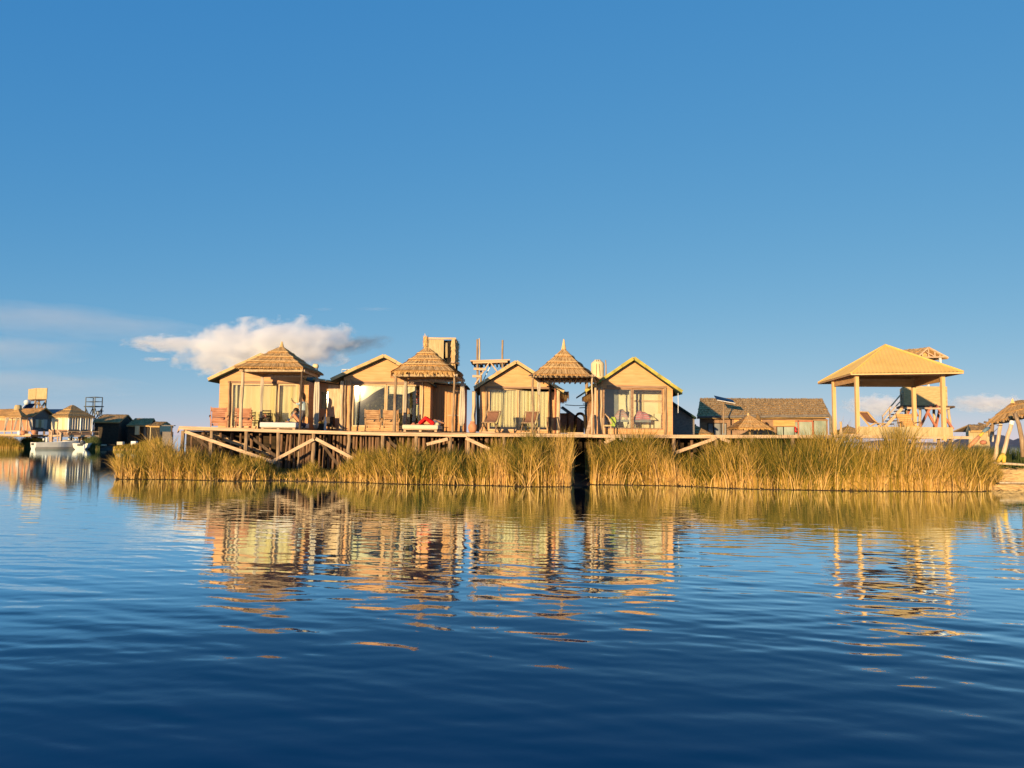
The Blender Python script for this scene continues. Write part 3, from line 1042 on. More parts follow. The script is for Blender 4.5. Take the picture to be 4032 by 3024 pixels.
h4 = hut('reed hut with mossy yellow roof edges and blankets piled inside its window', Y4, 4.4, 2347, 2649, (2496, 1411), (2304, 1541), (2687, 1545), (2374, 2612), (1528, 1689), (2490,), (2388, 2626, 1517, 1527), RAKEY,
         frame=LINTEL)
for h, its in ((h1, ((894, 901, Y1 - .06, 1500, POLE), (1172, 1181, Y1 - .06, 1500, POLEL))),
               (h2, ((1334, 1350, Y2 - .14, 1500, POLEL), (1351, 1360, Y2 - .08, 1497, POLE), (1372, 1380, Y2 - .08, 1494, POLE), (1657, 1664, Y2 - .06, 1500, POLEL))),
               (h3, ((1908, 1917, Y3 - .07, 1521, POLE), (2159, 2170, Y3 - .08, 1520, POLED), (2182, 2187, Y3 - .07, 1525, REDPAINT), (2190, 2206, Y3 - .1, 1530, POLEL), (1856, 1873, Y3 - .05, 1540, POLEL))),
               (h4, ((2353, 2362, Y4 - .09, 1527, POLEL), (2363, 2371, Y4 - .09, 1524, POLEL), (2614, 2626, Y4 - .05, 1527, POLE)))):
    logs(h, its)

# hanging thatch under the eaves of the striped-curtain hut and the blanket hut
def hanging_thatch(parent, x0, x1, z1, z0, ya, yb):
    mb_ = MB()
    for _ in range(420):
        x, y = random.uniform(x0, x1), random.uniform(ya, yb)
        L = (z1 - z0) * random.uniform(0.5, 1.05)
        mb_.strip((x, y, z1), (random.uniform(-.1, .1), 0, -1), L, (0.7, 0.7, 0), 0.03, (0.03, 0, 0), random.uniform(0, .4))
    mb_.build('hanging_thatch', THATCHO, parent, tint=True)


hanging_thatch(h3, X(2208, 38), X(2237, 38), Z(2220, 1543, 38), Z(2220, 1580, 38), 37.5, 41)
hanging_thatch(h4, X(2312, 37), X(2338, 37), Z(2320, 1552, 37), Z(2320, 1574, 37), 36.6, 40)

# interiors
def in_lining(parent, Y, px0, px1, mat, back):
    MB().box(X(px0, Y), X(px1, Y), back, back + .03, DZ + .06, DZ + 2.35).build('lining', mat, parent)


in_lining(h1, 37, 862, 1207, WALLI, Y1 + 4.4)
in_lining(h2, 37, 1386, 1652, LEAFREF, Y2 + .9)  # board carrying the painted foliage reflection of the doors
in_lining(h4, 37, 2372, 2446, WALLG, Y4 + 1.5)
in_lining(h4, 37, 2447, 2632, WALLI, Y4 + 1.5)
for p in (2525, 2590):
    MB().box(X(p, 38), X(p + 9, 38), Y4 + 1.45, Y4 + 1.495, DZ + .1, DZ + 2.3).build('batten', CREAM, h4)
MB().box(X(2495, 38), X(2620, 38), Y4 + 1.40, Y4 + 1.448, Z(2550, 1583, 38), Z(2550, 1576, 38)).build('shelf', PLANK, h4)

# window curtains
curtain('window_curtain', 'added cream cloth brightening the small side window of the end hut', X(1250, 38.2), X(1330, 38.2), 38.15, DZ + .2, Z(1290, 1536, 38.2), CREAML, 4, .02, 'window curtains')  # pale cloth added behind the pane so the window shows bright
z_ = lambda h, py, Y: Z(1500, py, Y)
curtain('window_curtain', 'wide pale cream curtain drawn behind the glass of the end hut', X(912, Y1), X(1090, Y1), Y1 + .30, DZ + .1, Z(1000, 1509, Y1), CREAM, 3, .035, 'window curtains')
curtain('window_curtain', 'pale cream curtain behind glass next to the standing person', X(1091, Y1), X(1168, Y1), Y1 + .30, DZ + .1, Z(1100, 1509, Y1), CREAM, 3, .03, 'window curtains')
curtain('window_curtain', 'narrow bright curtain gathered beside the two reddish armchairs', X(905, Y1), X(924, Y1), Y1 + .2, DZ + .1, Z(905, 1509, Y1), CREAML, 3, .03, 'window curtains')


def swag(name, label, px0, px1, Y, fn, mat=CREAML):
    x0, x1 = X(px0, Y), X(px1, Y)
    return curtain(name, label, x0, x1, Y + .2, DZ, Z(px0, 1511, Y), mat, 3, .012, 'draped curtains', bottom=lambda s: Z(px0 + (px1 - px0) * s, fn(s), Y))


swag('draped_curtain', 'cream curtain swept up in a diagonal curve behind the widest dark pane', 1384, 1511, Y2, lambda s: 1585 - 62 * (s ** 1.25) + 7 * math.sin(s * 6.28) * .6)
swag('draped_curtain', 'cream curtain pulled up straight behind the post of the mattress canopy', 1522, 1582, Y2, lambda s: 1549 + 4 * s)
swag('draped_curtain', 'small cream curtain corner over the orange cushion shelf', 1594, 1650, Y2, lambda s: 1551 - 24 * s ** 1.2)
curtain('window_curtain', 'thin cream curtain tail hanging straight down by the dark doors of the draped hut', X(1384, Y2), X(1398, Y2), Y2 + .24, DZ + .1, Z(1384, 1585, Y2), CREAML, 2, .02, 'window curtains')
for i, (a, b, lab) in enumerate(((1923, 2036, 'striped beige curtain drawn behind the deck chair next to the terracotta pot'), (2039, 2156, 'striped beige curtain drawn behind the deck chair by the canopy post'))):
    curtain('striped_curtain', lab, X(a, Y3), X(b, Y3), Y3 + .22, DZ + .32, Z(a, 1530, Y3), STRIPEC, 9, .035, 'striped curtains')

# things seen inside the draped hut
MB().box(X(1594, 37.6), X(1615, 37.6), 37.5, 37.9, DZ + .05, Z(1600, 1631, 37.6)).build('cupboard', MATS['grey_board'], org=(X(1600, 37.6), 37.6, DZ))
tag(bpy.data.objects['cupboard'], 'small grey green cupboard behind glass with an orange cushion on top', 'cupboard')
o = MB().blob((X(1604, 37.6), 37.62, Z(1604, 1620, 37.6)), (.11, .07, .16), 10, 8, .04).build('cushion', ORANGEW, org=(X(1604, 37.6), 37.6, DZ + 1.0), smooth=True)
tag(o, 'orange cushion standing on the grey green cupboard', 'cushion')
o = MB().blob((X(1621, 37.65), 37.66, Z(1621, 1618, 37.6)), (.10, .06, .17), 10, 8, .04).build('cushion', MATS['grey_board'], org=(X(1620, 37.6), 37.6, DZ + 1.0), smooth=True)
tag(o, 'grey cushion leaning beside the orange one', 'cushion')
w_ = curtain('wall_hanging', 'narrow dark cloth banner with red flowers hanging beside the dark glass doors', X(1629, Y2), X(1648, Y2), Y2 + .14, Z(1630, 1593, Y2), Z(1630, 1512, Y2), DARKI, 1, .01)
w_['category'] = 'banner'
for i in range(5):
    MB().blob((X(1641, Y2) + random.uniform(-.03, .03), Y2 + .12, Z(1640, 1540 + i * 11, Y2)), (.07, .012, .075), 9, 6, .12).build('flower', PINKB if i > 2 else REDPAINT, w_, smooth=True)
curtain('window_curtain', 'short bright curtain strip hanging below the flowered banner', X(1636, Y2), X(1648, Y2), Y2 + .17, Z(1640, 1646, Y2), Z(1640, 1592, Y2), CREAML, 2, .015, 'window curtains')

# ------------------------------------------------------------------ furniture makers
def slat_chair(label, mat, loc, rz, group, dark=None):
    r = thing('slatted_armchair', label, 'armchair', (0, 0, 0), group)
    fm = dark or mat
    m_ = MB()
    n = 8
    for i in range(n):
        t0, t1 = i / n, (i + .84) / n
        y0, z0, y1, z1 = lerp(.16, .56, t0), lerp(.30, .98, t0), lerp(.16, .56, t1), lerp(.30, .98, t1)
        hw = .28 if i < 6 else .33
        m_.prism([(-hw, y0, z0), (hw, y0, z0), (hw, y1, z1), (-hw, y1, z1)], (0, .022, -.012))
    m_.build('backrest', mat, r)
    m_ = MB()
    for i in range(6):
        t0, t1 = i / 6, (i + .84) / 6
        m_.prism([(-.29, lerp(-.42, .16, t0), lerp(.42, .30, t0)), (.29, lerp(-.42, .16, t0), lerp(.42, .30, t0)), (.29, lerp(-.42, .16, t1), lerp(.42, .30, t1)), (-.29, lerp(-.42, .16, t1), lerp(.42, .30, t1))], (0, 0, -.022))
    m_.build('seat', mat, r)
    m_ = MB()
    for i in range(3):
        z = .40 - i * .085
        m_.box(-.29, .29, -.445 + i * .02, -.425 + i * .02, z - .07, z)
    m_.build('front_apron', mat, r)
    for s in (-1, 1):
        MB().beam((s * .32, -.50, 0), (s * .32, -.40, .44), .035, .055).build('leg', fm, r)
        MB().beam((s * .32, .46, 0), (s * .32, -.36, .42), .03, .055).build('leg', dark or DARKWOOD, r)
        MB().beam((s * .33, .10, .24), (s * .33, .60, 1.0), .035, .05).build('back_upright', fm, r)
        MB().beam((s * .37, -.40, .60), (s * .36, .32, .55), .075, .03).build('armrest', dark or DARKWOOD, r)
        MB().beam((s * .36, -.30, .40), (s * .36, -.30, .585), .035, .04).build('arm_support', fm, r)
    MB().beam((-.34, -.505, .05), (.34, -.505, .05), .035, .085).build('foot_rail', fm, r)
    MB().beam((-.34, .46, .05), (.34, .46, .05), .035, .07).build('foot_rail', fm, r)
    MB().beam((-.31, -.1, .20), (.31, -.1, .20), .14, .05).build('stretcher', fm, r)
    r.location, r.rotation_euler = loc, (0, 0, rz)
    return r


def deck_chair(label, loc, rz, group, sling=SLING, wood=POLE):
    r = thing('deck_chair', label, 'deck chair', (0, 0, 0), group)
    for s in (-1, 1):
        MB().beam((s * .31, -.42, .02), (s * .31, .52, .98), .045, .06).build('back_leg', wood, r)
        MB().beam((s * .27, .55, .02), (s * .27, -.38, .46), .04, .055).build('front_leg', wood, r)
    MB().tube([(-.34, .52, .98), (.34, .52, .98)], .025, 8).build('top_bar', wood, r)
    MB().tube([(-.31, -.38, .46), (.31, -.38, .46)], .025, 8).build('seat_bar', wood, r)
    MB().tube([(-.33, -.40, .03), (.33, -.40, .03)], .03, 8).build('foot_bar', PLANK, r)
    MB().tube([(-.29, .53, .04), (.29, .53, .04)], .025, 8).build('rear_bar', wood, r)
    P = []
    for i in range(13):
        t = i / 12
        y, z = lerp(.52, -.38, t), lerp(.98, .46, t) - .20 * math.sin(math.pi * t) * (1 - .2 * t)
        P.append([(lerp(-.25, .25, j / 6), y + .02 * math.sin(j / 6 * math.pi), z) for j in range(7)])
    solid(MB().grid(P).build('sling', sling, r, smooth=True), .008)
    r.location, r.rotation_euler = loc, (0, 0, rz)
    return r


G1 = 'slatted armchairs on the deck'
slat_chair('reddish slatted armchair closest to the open end of the deck', REDWOOD, (X(857, 33.6), 33.7, DZ), rad(22), G1)
slat_chair('reddish slatted armchair partly behind the pale canopy post', REDWOOD, (X(951, 33.9), 34.1, DZ), rad(22), G1)
slat_chair('tan slatted armchair in front of the diagonal curtain', TANWOOD, (X(1468, 34.2), 34.2, DZ), rad(14), G1)
slat_chair('pale tan slatted armchair beside the canopy post of the red-trouser mattress', TANWOOD, (X(1538, 34.4), 34.4, DZ), rad(10), G1)
G2 = 'striped deck chairs'
deck_chair('brown striped deck chair next to the terracotta pot', (X(1932, 34.3), 34.3, DZ), rad(-14), G2)
deck_chair('brown striped deck chair half behind the canopy post', (X(2085, 34.5), 34.5, DZ), rad(-12), G2)


def dining_chair(label, loc, rz, mat):
    r = thing('wooden_chair', label, 'chair', (0, 0, 0), 'dark wooden chairs')
    MB().box(-.21, .21, -.21, .21, .43, .46).build('seat', mat, r)
    m_ = MB()
    for z in (.62, .75, .88):
        m_.box(-.19, .19, .195, .215, z, z + .055)
    m_.build('backrest', mat, r)
    for sx in (-1, 1):
        MB().beam((sx * .19, .2, 0), (sx * .19, .24, .95), .04, .04).build('leg', mat, r)
        MB().beam((sx * .19, -.19, 0), (sx * .19, -.19, .43), .04, .04).build('leg', mat, r)
    r.location, r.rotation_euler = loc, (0, 0, rz)
    return r


dining_chair('dark wooden chair between the two reddish armchairs', (X(935, 35.9), 35.9, DZ), rad(15), DARKWOOD)
dining_chair('dark wooden chair beside the small jar table', (X(1050, 36.0), 36.05, DZ), rad(185), DARKWOOD)
dining_chair('dark wooden chair half hidden by the tied canopy curtain', (X(1010, 35.9), 35.7, DZ), rad(95), DARKWOOD)
t = thing('side_table', 'small dark table with a jar before the curtained window', 'table', (X(1045, 35.6), 35.45, DZ))
tx, ty = X(1045, 35.6), 35.45
MB().box(tx - .22, tx + .22, ty - .2, ty + .2, DZ + .52, DZ + .56).build('tabletop', DARKWOOD, t)
for sx in (-1, 1):
    for sy in (-1, 1):
        MB().beam((tx + sx * .18, ty + sy * .16, DZ), (tx + sx * .18, ty + sy * .16, DZ + .52), .04, .04).build('leg', DARKWOOD, t)
o = MB().lathe([(.05, 0), (.085, .03), (.085, .12), (.05, .17), (.055, .19)], (tx, ty, DZ + .56), 14).build('jar', TERRA, org=(tx, ty, DZ + .56), smooth=True)
tag(o, 'round pinkish jar on the small dark table', 'jar')

# terracotta pot
pc = (X(1861, 34.2), 34.2, DZ)
o = MB().lathe([(.10, 0), (.17, .06), (.20, .2), (.19, .32), (.12, .42), (.10, .45), (.13, .5), (.105, .5), (.08, .44), (.02, .1)], pc, 22).build('terracotta_pot', TERRA, org=pc, smooth=True)
tag(o, 'tall terracotta pot in the gap between two huts', 'pot')

# ------------------------------------------------------------------ thatched canopies with mattresses
def canopy(label, posts, beam_py, corners, apex, fin_h, style):
    """posts: (px, Y, px_top_offset, radius, mat) FL FR BR BL"""
    FLx = posts[0]
    r = thing('thatched_canopy', label, 'canopy', (X(posts[0][0], 33) + 1.25, 34.5, DZ), 'thatched canopies on the deck')
    tops = []
    for p, Y, off, rr, mt in posts:
        x = X(p, Y)
        zt = Z(p, beam_py, 33.0)
        MB().pole((x, Y, DZ + .002), (x + off, Y, zt + .06), rr, rr * .9, .02).build('post', mt, r)
        tops.append(Vector((x + off, Y, zt)))
    for a, b, mt in ((0, 1, POLEL), (1, 2, POLEL), (2, 3, POLEL), (3, 0, POLE)):
        d = (tops[b] - tops[a]).normalized() * .13
        MB().tube([tops[a] - d, tops[b] + d], .062, 8).build('beam', mt, r)
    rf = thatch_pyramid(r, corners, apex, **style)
    if fin_h:
        finial(rf, (apex[0], apex[1], apex[2] - .03), fin_h, .07)
    return r, rf, tops


# canopy over the pale mattress (four-sided roof)
Cn = [W(926, 1447, 32.7), W(1192, 1453, 32.7), W(1272, 1470, 36.2), None]
Cn[3] = Cn[0] + (Cn[2] - Cn[1])
zc = sum(c.z for c in Cn[:3]) / 3
Cn = [Vector((c.x, c.y, zc)) for c in Cn]
ap = W(1110, 1362, 34.5)
c1, rf1, t1 = canopy('square thatched canopy shading the pale mattress with two people, in front of the end hut',
                     ((948, 33.0, 0, .075, POLEL), (1180, 33.0, 0.02, .045, POLED), (1242, 35.9, 0, .06, POLE), (1028, 35.9, -.02, .06, POLE)), 1459, Cn, ap, .22,
                     dict(layers=4, rnd=0.0, conc=.93, blades_n=900, fringe=.07))
# canopy 2 : shaggy round
Cn = [W(1530, 1466, 32.6), W(1809, 1467, 32.6), W(1830, 1474, 36.3), W(1560, 1474, 36.3)]
zc = Cn[0].z + .05
Cn = [Vector((c.x, c.y, zc)) for c in Cn]
c2, rf2, t2 = canopy('shaggy round thatched canopy with a bunched straw knob, over the mattress with red trousers',
                     ((1552, 33.0, .03, .07, POLE), (1782, 33.0, .04, .05, POLE), (1815, 35.9, .02, .07, POLEL), (1596, 35.9, 0, .07, POLE)), 1478, Cn, W(1682, 1364, 34.5), 0,
                     dict(layers=4, rnd=0.16, conc=.90, blades_n=1000, fringe=.22, thick=.06))
# canopy 3
Cn = [W(2083, 1474, 32.6), W(2335, 1474, 32.6), W(2368, 1487, 36.3), W(2120, 1480, 36.3)]
zc = Cn[0].z
Cn = [Vector((c.x, c.y, zc)) for c in Cn]
c3, rf3, t3 = canopy('pointed thatched canopy standing in the gap before the blanket hut, with its rafter ends showing',
                     ((2097, 33.0, 0, .05, POLE), (2331, 33.0, 0, .04, POLEL), (2344, 35.9, 0, .06, POLEL), (2121, 35.9, 0, .05, POLEL)), 1481, Cn, W(2220, 1370, 34.5), .42,
                     dict(layers=4, rnd=0.13, conc=.92, blades_n=1000, fringe=.06))
for i in range(13):
    s = i / 12
    a = Cn[0].lerp(Cn[1], s)
    m_ = Vector((Cn[0].x * .5 + Cn[1].x * .5, 34.5, Cn[0].z + .55))
    d = (a - m_)
    MB().tube([a - d * .35 + Vector((0, 0, -.05)), a + d * .015 + Vector((0, 0, -.05))], .035, 7).build('rafter', POLE, rf3)
    a2 = Cn[3].lerp(Cn[2], s)
    MB().tube([a2 + Vector((0, -.8, .05)), a2 + Vector((0, .02, -.09))], .04, 7).build('rafter', POLE, rf3)
# the bunched straw knob of canopy 2
mbk = MB()
kb = W(1676, 1361, 34.5)
for i in range(150):
    a = random.uniform(0, 6.28)
    z = random.uniform(0, .42)
    q = .075 + .035 * math.sin(z * 14) + (.04 if z > .28 else 0)
    p = kb + Vector((math.cos(a) * q, math.sin(a) * q, z - .03))
    mbk.strip(p, (math.cos(a) * .35, math.sin(a) * .35, random.choice((-1, 1)) * .9), random.uniform(.08, .16), (-math.sin(a), math.cos(a), 0), .03, (0, 0, 0), random.uniform(.4, 1))
mbk.lathe([(.11, -.05), (.085, .06), (.10, .16), (.08, .24), (.12, .33), (.07, .40), (.01, .42)], kb, 12)
mbk.build('straw_knob', THATCH, rf2, tint=True)

# canopy curtains tied to the posts
GC = 'tied canopy curtains'
tie = [(0, .7), (.12, 1.0), (.45, .75), (.62, .55), (.8, .8), (1, .5)]
curtain('canopy_curtain', 'thin pale curtain tied along the back post behind the pale mattress', X(1020, 35.8), X(1034, 35.8), 35.76, DZ + .35, Z(1028, 1484, 35.8), CLOTHW, 3, .03, GC, gather=tie)
curtain('canopy_curtain', 'white curtain hanging full length beside the standing person', X(1231, 35.7), X(1254, 35.7), 35.72, DZ + .12, Z(1242, 1487, 35.7), CLOTHW, 3, .04, GC, gather=[(0, .45), (.1, .9), (.4, 1.05), (.8, 1.0), (.88, .75), (.93, 1.0), (1, .6)])
curtain('canopy_curtain', 'pale curtain beside the orange cushion at the back of the shaggy canopy', X(1586, 35.75), X(1598, 35.75), 35.76, DZ + .3, Z(1590, 1487, 35.7), CLOTHW, 3, .03, GC, gather=[(0, .8), (.5, 1), (1, .8)])
curtain('canopy_curtain', 'cream curtain tied low to the outer post of the shaggy canopy', X(1806, 35.7), X(1829, 35.7), 35.74, DZ + .3, Z(1815, 1487, 35.7), CLOTHW, 3, .04, GC, gather=[(0, .4), (.3, .8), (.7, 1.1), (.92, 1.0), (1, .3)])
curtain('canopy_curtain', 'short cream curtain tied under the eave of the pointed canopy', X(2112, 35.75), X(2128, 35.75), 35.74, Z(2120, 1555, 35.7), Z(2120, 1490, 35.7), CLOTHW, 3, .03, GC, gather=[(0, .5), (.5, .9), (1, .5)])


def mattress(label, px0, px1, Y0, Y1_, py_top, mat, piping):
    xa, xb = X(px0, Y0), X(px1, Y0)
    zt = Z(px0, py_top, Y0)
    r = thing('mattress', label, 'mattress', ((xa + xb) / 2, (Y0 + Y1_) / 2, DZ), 'mattresses on pallets')
    rounded(MB().box(xa, xb, Y0, Y1_, DZ + .115, zt).build('pad', mat, r), .045)
    return r, xa, xb, zt


def pallet(label, xa, xb, Y0, Y1_):
    r = thing('pallet', label, 'pallet', ((xa + xb) / 2, Y0, DZ), 'pallets under the mattresses')
    m_ = MB()
    for i in range(5):
        y = lerp(Y0 + .05, Y1_ - .17, i / 4)
        m_.box(xa + .05, xb - .05, y, y + .12, DZ + .085, DZ + .11)
    m_.build('deck_boards', PLANK, r)
    for x in (xa + .06, (xa + xb) / 2 - .05, xb - .16):
        MB().box(x, x + .1, Y0 + .06, Y1_ - .06, DZ + .003, DZ + .083).build('bearer', PLANK, r)


m1, m1a, m1b, m1z = mattress('pale grey mattress where a person sits, on a low pallet', 1021, 1165, 33.3, 35.5, 1662, MATTR, None)
pallet('low wooden pallet under the pale grey mattress', m1a, m1b, 33.3, 35.5)
m2, m2a, m2b, m2z = mattress('quilted cream mattress where a person in red trousers lies', 1583, 1725, 33.3, 35.5, 1672, MATTRD, None)
pallet('low wooden pallet under the quilted cream mattress', m2a, m2b, 33.3, 35.5)

# ================================================================== TOWERS BEHIND THE HUTS
def bars(parent, items, Y, w=.06, mat=POLE, name='brace', d=None):
    for a, b in items:
        MB().beam(W(*a, Y), W(*b, Y), w, d or w).build(name, mat, parent)


# reed-clad tank tower
TY = 42.0
t = thing('water_tower', 'tall tower with a reed mat box on top, behind the shaggy canopy', 'tower', (X(1730, TY), TY, DZ))
xl, xm, xr = X(1664, TY), X(1741, TY), X(1787, TY)
zt, zb = Z(1735, 1333, TY), Z(1735, 1428, TY)
MB().box(xl, xm, TY, TY + .05, zb, zt - .06).build('mat_panel', MATV, t)
MB().box(xl, xl + .05, TY + .05, TY + 2.0, zb, zt - .06).build('mat_panel', MATV, t)
MB().box(xl + .05, xr, TY + 2.0, TY + 2.05, zb, zt - .1).build('mat_panel', GREYTH, t)
m_ = MB()
m_.box(xr, xr + .05, TY + .05, TY + 2.0, zb, zt - .03)
for _ in range(160):
    m_.strip((xr + .06, TY + random.uniform(.1, 2), random.uniform(zb, zt)), (.5, random.uniform(-.6, .6), random.uniform(-.7, .4)), random.uniform(.1, .22), (0, .7, .7), .02, (0, 0, 0), .3)
m_.build('mat_panel', THATCHO, t, tint=True)
MB().beam((xl, TY - .03, zt), (xr + .04, TY - .03, zt), .09, .10).build('top_rail', PLANK, t)
MB().beam((xr, TY - .0, zt - .05), (xr, TY + 2, zt - .05), .09, .10).build('top_rail', POLED, t)
MB().tube([W(1758, 1350, TY + .3), W(1757, 1380, TY + .3), W(1759, 1409, TY + .3)], [.10, .12, .10], 10).build('reed_bundle', MATV, t, smooth=True)
m_ = MB()
for _ in range(140):
    z = random.uniform(zb + .1, zt)
    m_.strip((X(1780, TY) + random.uniform(-.07, .07), TY - .03 + random.uniform(-.05, .02), z), (random.uniform(-.2, .2), -.1, -1), random.uniform(.2, .45), (1, .2, 0), .05, (0, -.03, 0), random.uniform(.5, 1))
m_.build('straw_corner', STRAW, t, tint=True)
MB().box(xl + .06, xr - .06, TY + .1, TY + 1.9, zb - .08, zb - .02).build('platform', POLED, t)
MB().beam(W(1772, 1429, TY - .1), W(1809, 1430, TY - .1), .08, .08).build('beam', POLED, t)
MB().beam(W(1776, 1424, TY - .2), W(1790, 1426, TY - .2), .08, .10).build('beam', PLANK, t)
MB().box(xm - .3, xr - .01, TY + .35, TY + .40, zb, zt - .05).build('mat_panel', DARKI, t)  # dark sheet added for the shade inside the open bay
for x, y in ((xl + .1, TY + .15), (xr - .05, TY + .1), (xl + .1, TY + 1.9), (xr - .05, TY + 1.9)):
    MB().pole((x, y, DZ), (x, y, zb), .08, .07, .02).build('leg', POLED, t)
bars(t, (((1758, 1482), (1790, 1520)), ((1800, 1490), (1740, 1450)), ((1790, 1505), (1812, 1515))), TY + .4, .05, POLED)
o = thing('picket_rail', 'short rail of pale vertical slats showing between the roofs below the reed mat box', 'railing', W(1725, 1510, 41))
m_ = MB()
for i in range(9):
    a = W(1703 + i * 5.4, 1482 + i * .6, 41)
    b = W(1707 + i * 5.6, 1496 + i * 1.4, 41)
    m_.beam(a, b - Vector((0, 0, .35)), .035, .03)
m_.build('slat', METALW, o)
MB().beam(W(1700, 1481, 41.05), W(1752, 1487, 41.05), .05, .05).build('rail', METALW, o)
o = MB().tube([W(1755, 1480, 40.6), W(1756, 1540, 40.6)], .075, 12).build('vent_pipe', METALW, org=W(1756, 1530, 40.6), smooth=True)
tag(o, 'white vent pipe standing up between the draped hut and the reed mat tower', 'pipe')

# open timber tower
TY = 43.0
t = thing('timber_tower', 'open timber tower with two tall poles and a plank platform', 'tower', (X(1925, TY), TY, DZ))
for a, b, r0, y in (((1882, 1700), (1880, 1336), .085, TY), ((1888, 1420), (1887, 1332), .05, TY - .08), ((1980, 1700), (1979, 1339), .075, TY), ((1893, 1690), (1893, 1425), .08, TY + 1.6), ((1990, 1690), (1992, 1425), .08, TY + 1.6)):
    MB().pole(W(*a, y), W(*b, y), r0, r0 * .7, .02).build('leg', POLEL if r0 < .06 else POLE, t)
MB().prism([W(1852, 1418, TY - .25), W(2008, 1414, TY - .25), W(2008, 1414, TY - .25) + Vector((0, 2.2, 0)), W(1852, 1418, TY - .25) + Vector((0, 2.2, 0))], (0, 0, -.07)).build('platform', PLANK, t)
bars(t, (((1862, 1427), (1998, 1423)),), TY - .15, .09, PLANK, 'beam', .13)
for i in range(9):
    a = W(1866 + i * 15, 1433, TY + .2)
    MB().box(a.x - .04, a.x + .04, TY - .05, TY + 1.8, a.z - .05, a.z + .04).build('joist', POLED, t)
bars(t, (((1870, 1514), (1928, 1424)), ((1929, 1424), (1962, 1470))), TY - .1, .07, PLANK)
bars(t, (((1896, 1512), (1934, 1434)),), TY + .9, .05, METALW)
bars(t, (((1865, 1452), (1914, 1454)), ((1860, 1481), (1893, 1482))), TY - .2, .06, PLANK, 'rung', .13)
bars(t, (((1930, 1485), (1975, 1440)),), TY + 1.2, .012, METALD, 'wire')

# white pipe frame by the draped hut and round tank by the end hut
o = MB().tube([W(1347, 1492, 40), W(1347, 1455, 40), W(1396, 1455, 40)], .028, 8).build('pipe_frame', METALW, org=W(1347, 1492, 40))
tag(o, 'thin white pipe frame sticking up above the roof edge of the draped hut', 'pipe')
MB().tube([W(1367, 1475, 40), W(1367, 1455, 40)], .05, 8).build('valve', METALD, o)
o = MB().tube([W(1232, 1441, 39.5), W(1236, 1441, 39.5), W(1250, 1442, 39.5), W(1254, 1442, 39.5)], [.07, .125, .125, .07], 16).build('round_tank', TANK, org=W(1243, 1442, 39.5), smooth=True)
tag(o, 'small rounded cream tank on the dark side of the end hut roof', 'tank')
for p in (1237, 1249):
    MB().pole(W(p, 1443, 39.5) - Vector((0, 0, .05)), W(p, 1500, 39.5), .03).build('support', POLED, o)

# cream tank on its stand
TY = 43.5
tx, tz0, tz1 = X(2352, TY), Z(2352, 1490, TY), Z(2352, 1417, TY)
h = tz1 - tz0
o = MB().lathe([(.30, 0), (.37, .03), (.375, .1), (.375, h * .78), (.33, h * .86), (.20, h * .95), (.19, h), (.02, h)], (tx, TY, tz0), 28).build('water_tank', TANK, org=(tx, TY, tz0), smooth=True)
tag(o, 'cream plastic water tank behind the pointed canopy', 'tank')
for dx, a in ((-.12, .02), (.1, -.05)):
    MB().tube([(tx + dx, TY - .385, tz0 + .1), (tx + dx + a, TY - .385, tz1 - .3), (tx + dx + a * 2, TY - .22, tz1 - .02)], .014, 6).build('rope', POLED, o)
t = thing('tank_stand', 'timber stand with rungs holding the cream water tank', 'stand', (tx, TY, DZ))
for px_, yy in ((2309, TY - .4), (2362, TY - .4), (2312, TY + .5), (2365, TY + .5)):
    MB().pole((X(px_, TY), yy, DZ), (X(px_ - 2, TY), yy, tz0 - .04), .075, .065, .03).build('leg', POLE, t)
MB().box(tx - .75, tx + .5, TY - .55, TY + .6, tz0 - .05, tz0 - .003).build('platform', PLANK, t)
bars(t, (((2281, 1606), (2345, 1602)), ((2300, 1618), (2345, 1620)), ((2295, 1591), (2345, 1589)), ((2286, 1502), (2350, 1500))), TY - .52, .045, PLANK, 'rung')
bars(t, (((2309, 1690), (2345, 1560)),), TY - .3, .05, POLE)
o = MB().pole(W(2392, 1545, 43), W(2384, 1418, 43), .05, .035, .02).build('bare_pole', POLE, org=W(2392, 1545, 43))
tag(o, 'bare pole rising behind the mossy yellow roof edge', 'pole')
o = MB().tube([W(2226, 1594, 41), W(2262, 1597, 41.4), W(2300, 1597, 42), W(2330, 1591, 42)], .022, 6).build('water_pipe', METALD, org=W(2226, 1594, 41))
tag(o, 'thin dark pipe crossing the gap toward the tank stand', 'pipe')
# sloping solar panel, low reed wall and hoop in the gap
t = thing('solar_collector', 'blue grey solar panel sloping down in the gap beside the striped-curtain hut', 'solar panel', W(2262, 1700, 42.2))
a, b = W(2213, 1604, 42.2), W(2322, 1682, 42.2)
MB().prism([a, b, b + Vector((0, 1.3, 0)), a + Vector((0, 1.3, 0))], (0, 0, .05)).build('panel', SOLAR, t)
MB().beam(a + Vector((0, -.03, .02)), b + Vector((0, -.03, .02)), .05, .12).build('frame', METALD, t)
bars(t, (((2232, 1700), (2232, 1622)), ((2285, 1700), (2285, 1656))), 42.5, .05, METALD, 'leg')
t = thing('reed_screen', 'low dark reed screen below the sloping solar panel', 'screen', W(2250, 1700, 41.5))
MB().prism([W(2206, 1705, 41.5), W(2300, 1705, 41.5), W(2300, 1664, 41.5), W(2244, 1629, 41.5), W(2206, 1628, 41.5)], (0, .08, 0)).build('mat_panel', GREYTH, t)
MB().beam(W(2205, 1629, 41.45), W(2246, 1629, 41.45), .06, .06).build('rail', POLED, t)
for p in (2236, 2290):
    MB().pole(W(p, 1705, 41.4), W(p, 1626 if p < 2260 else 1660, 41.4), .04).build('post', POLED, t)
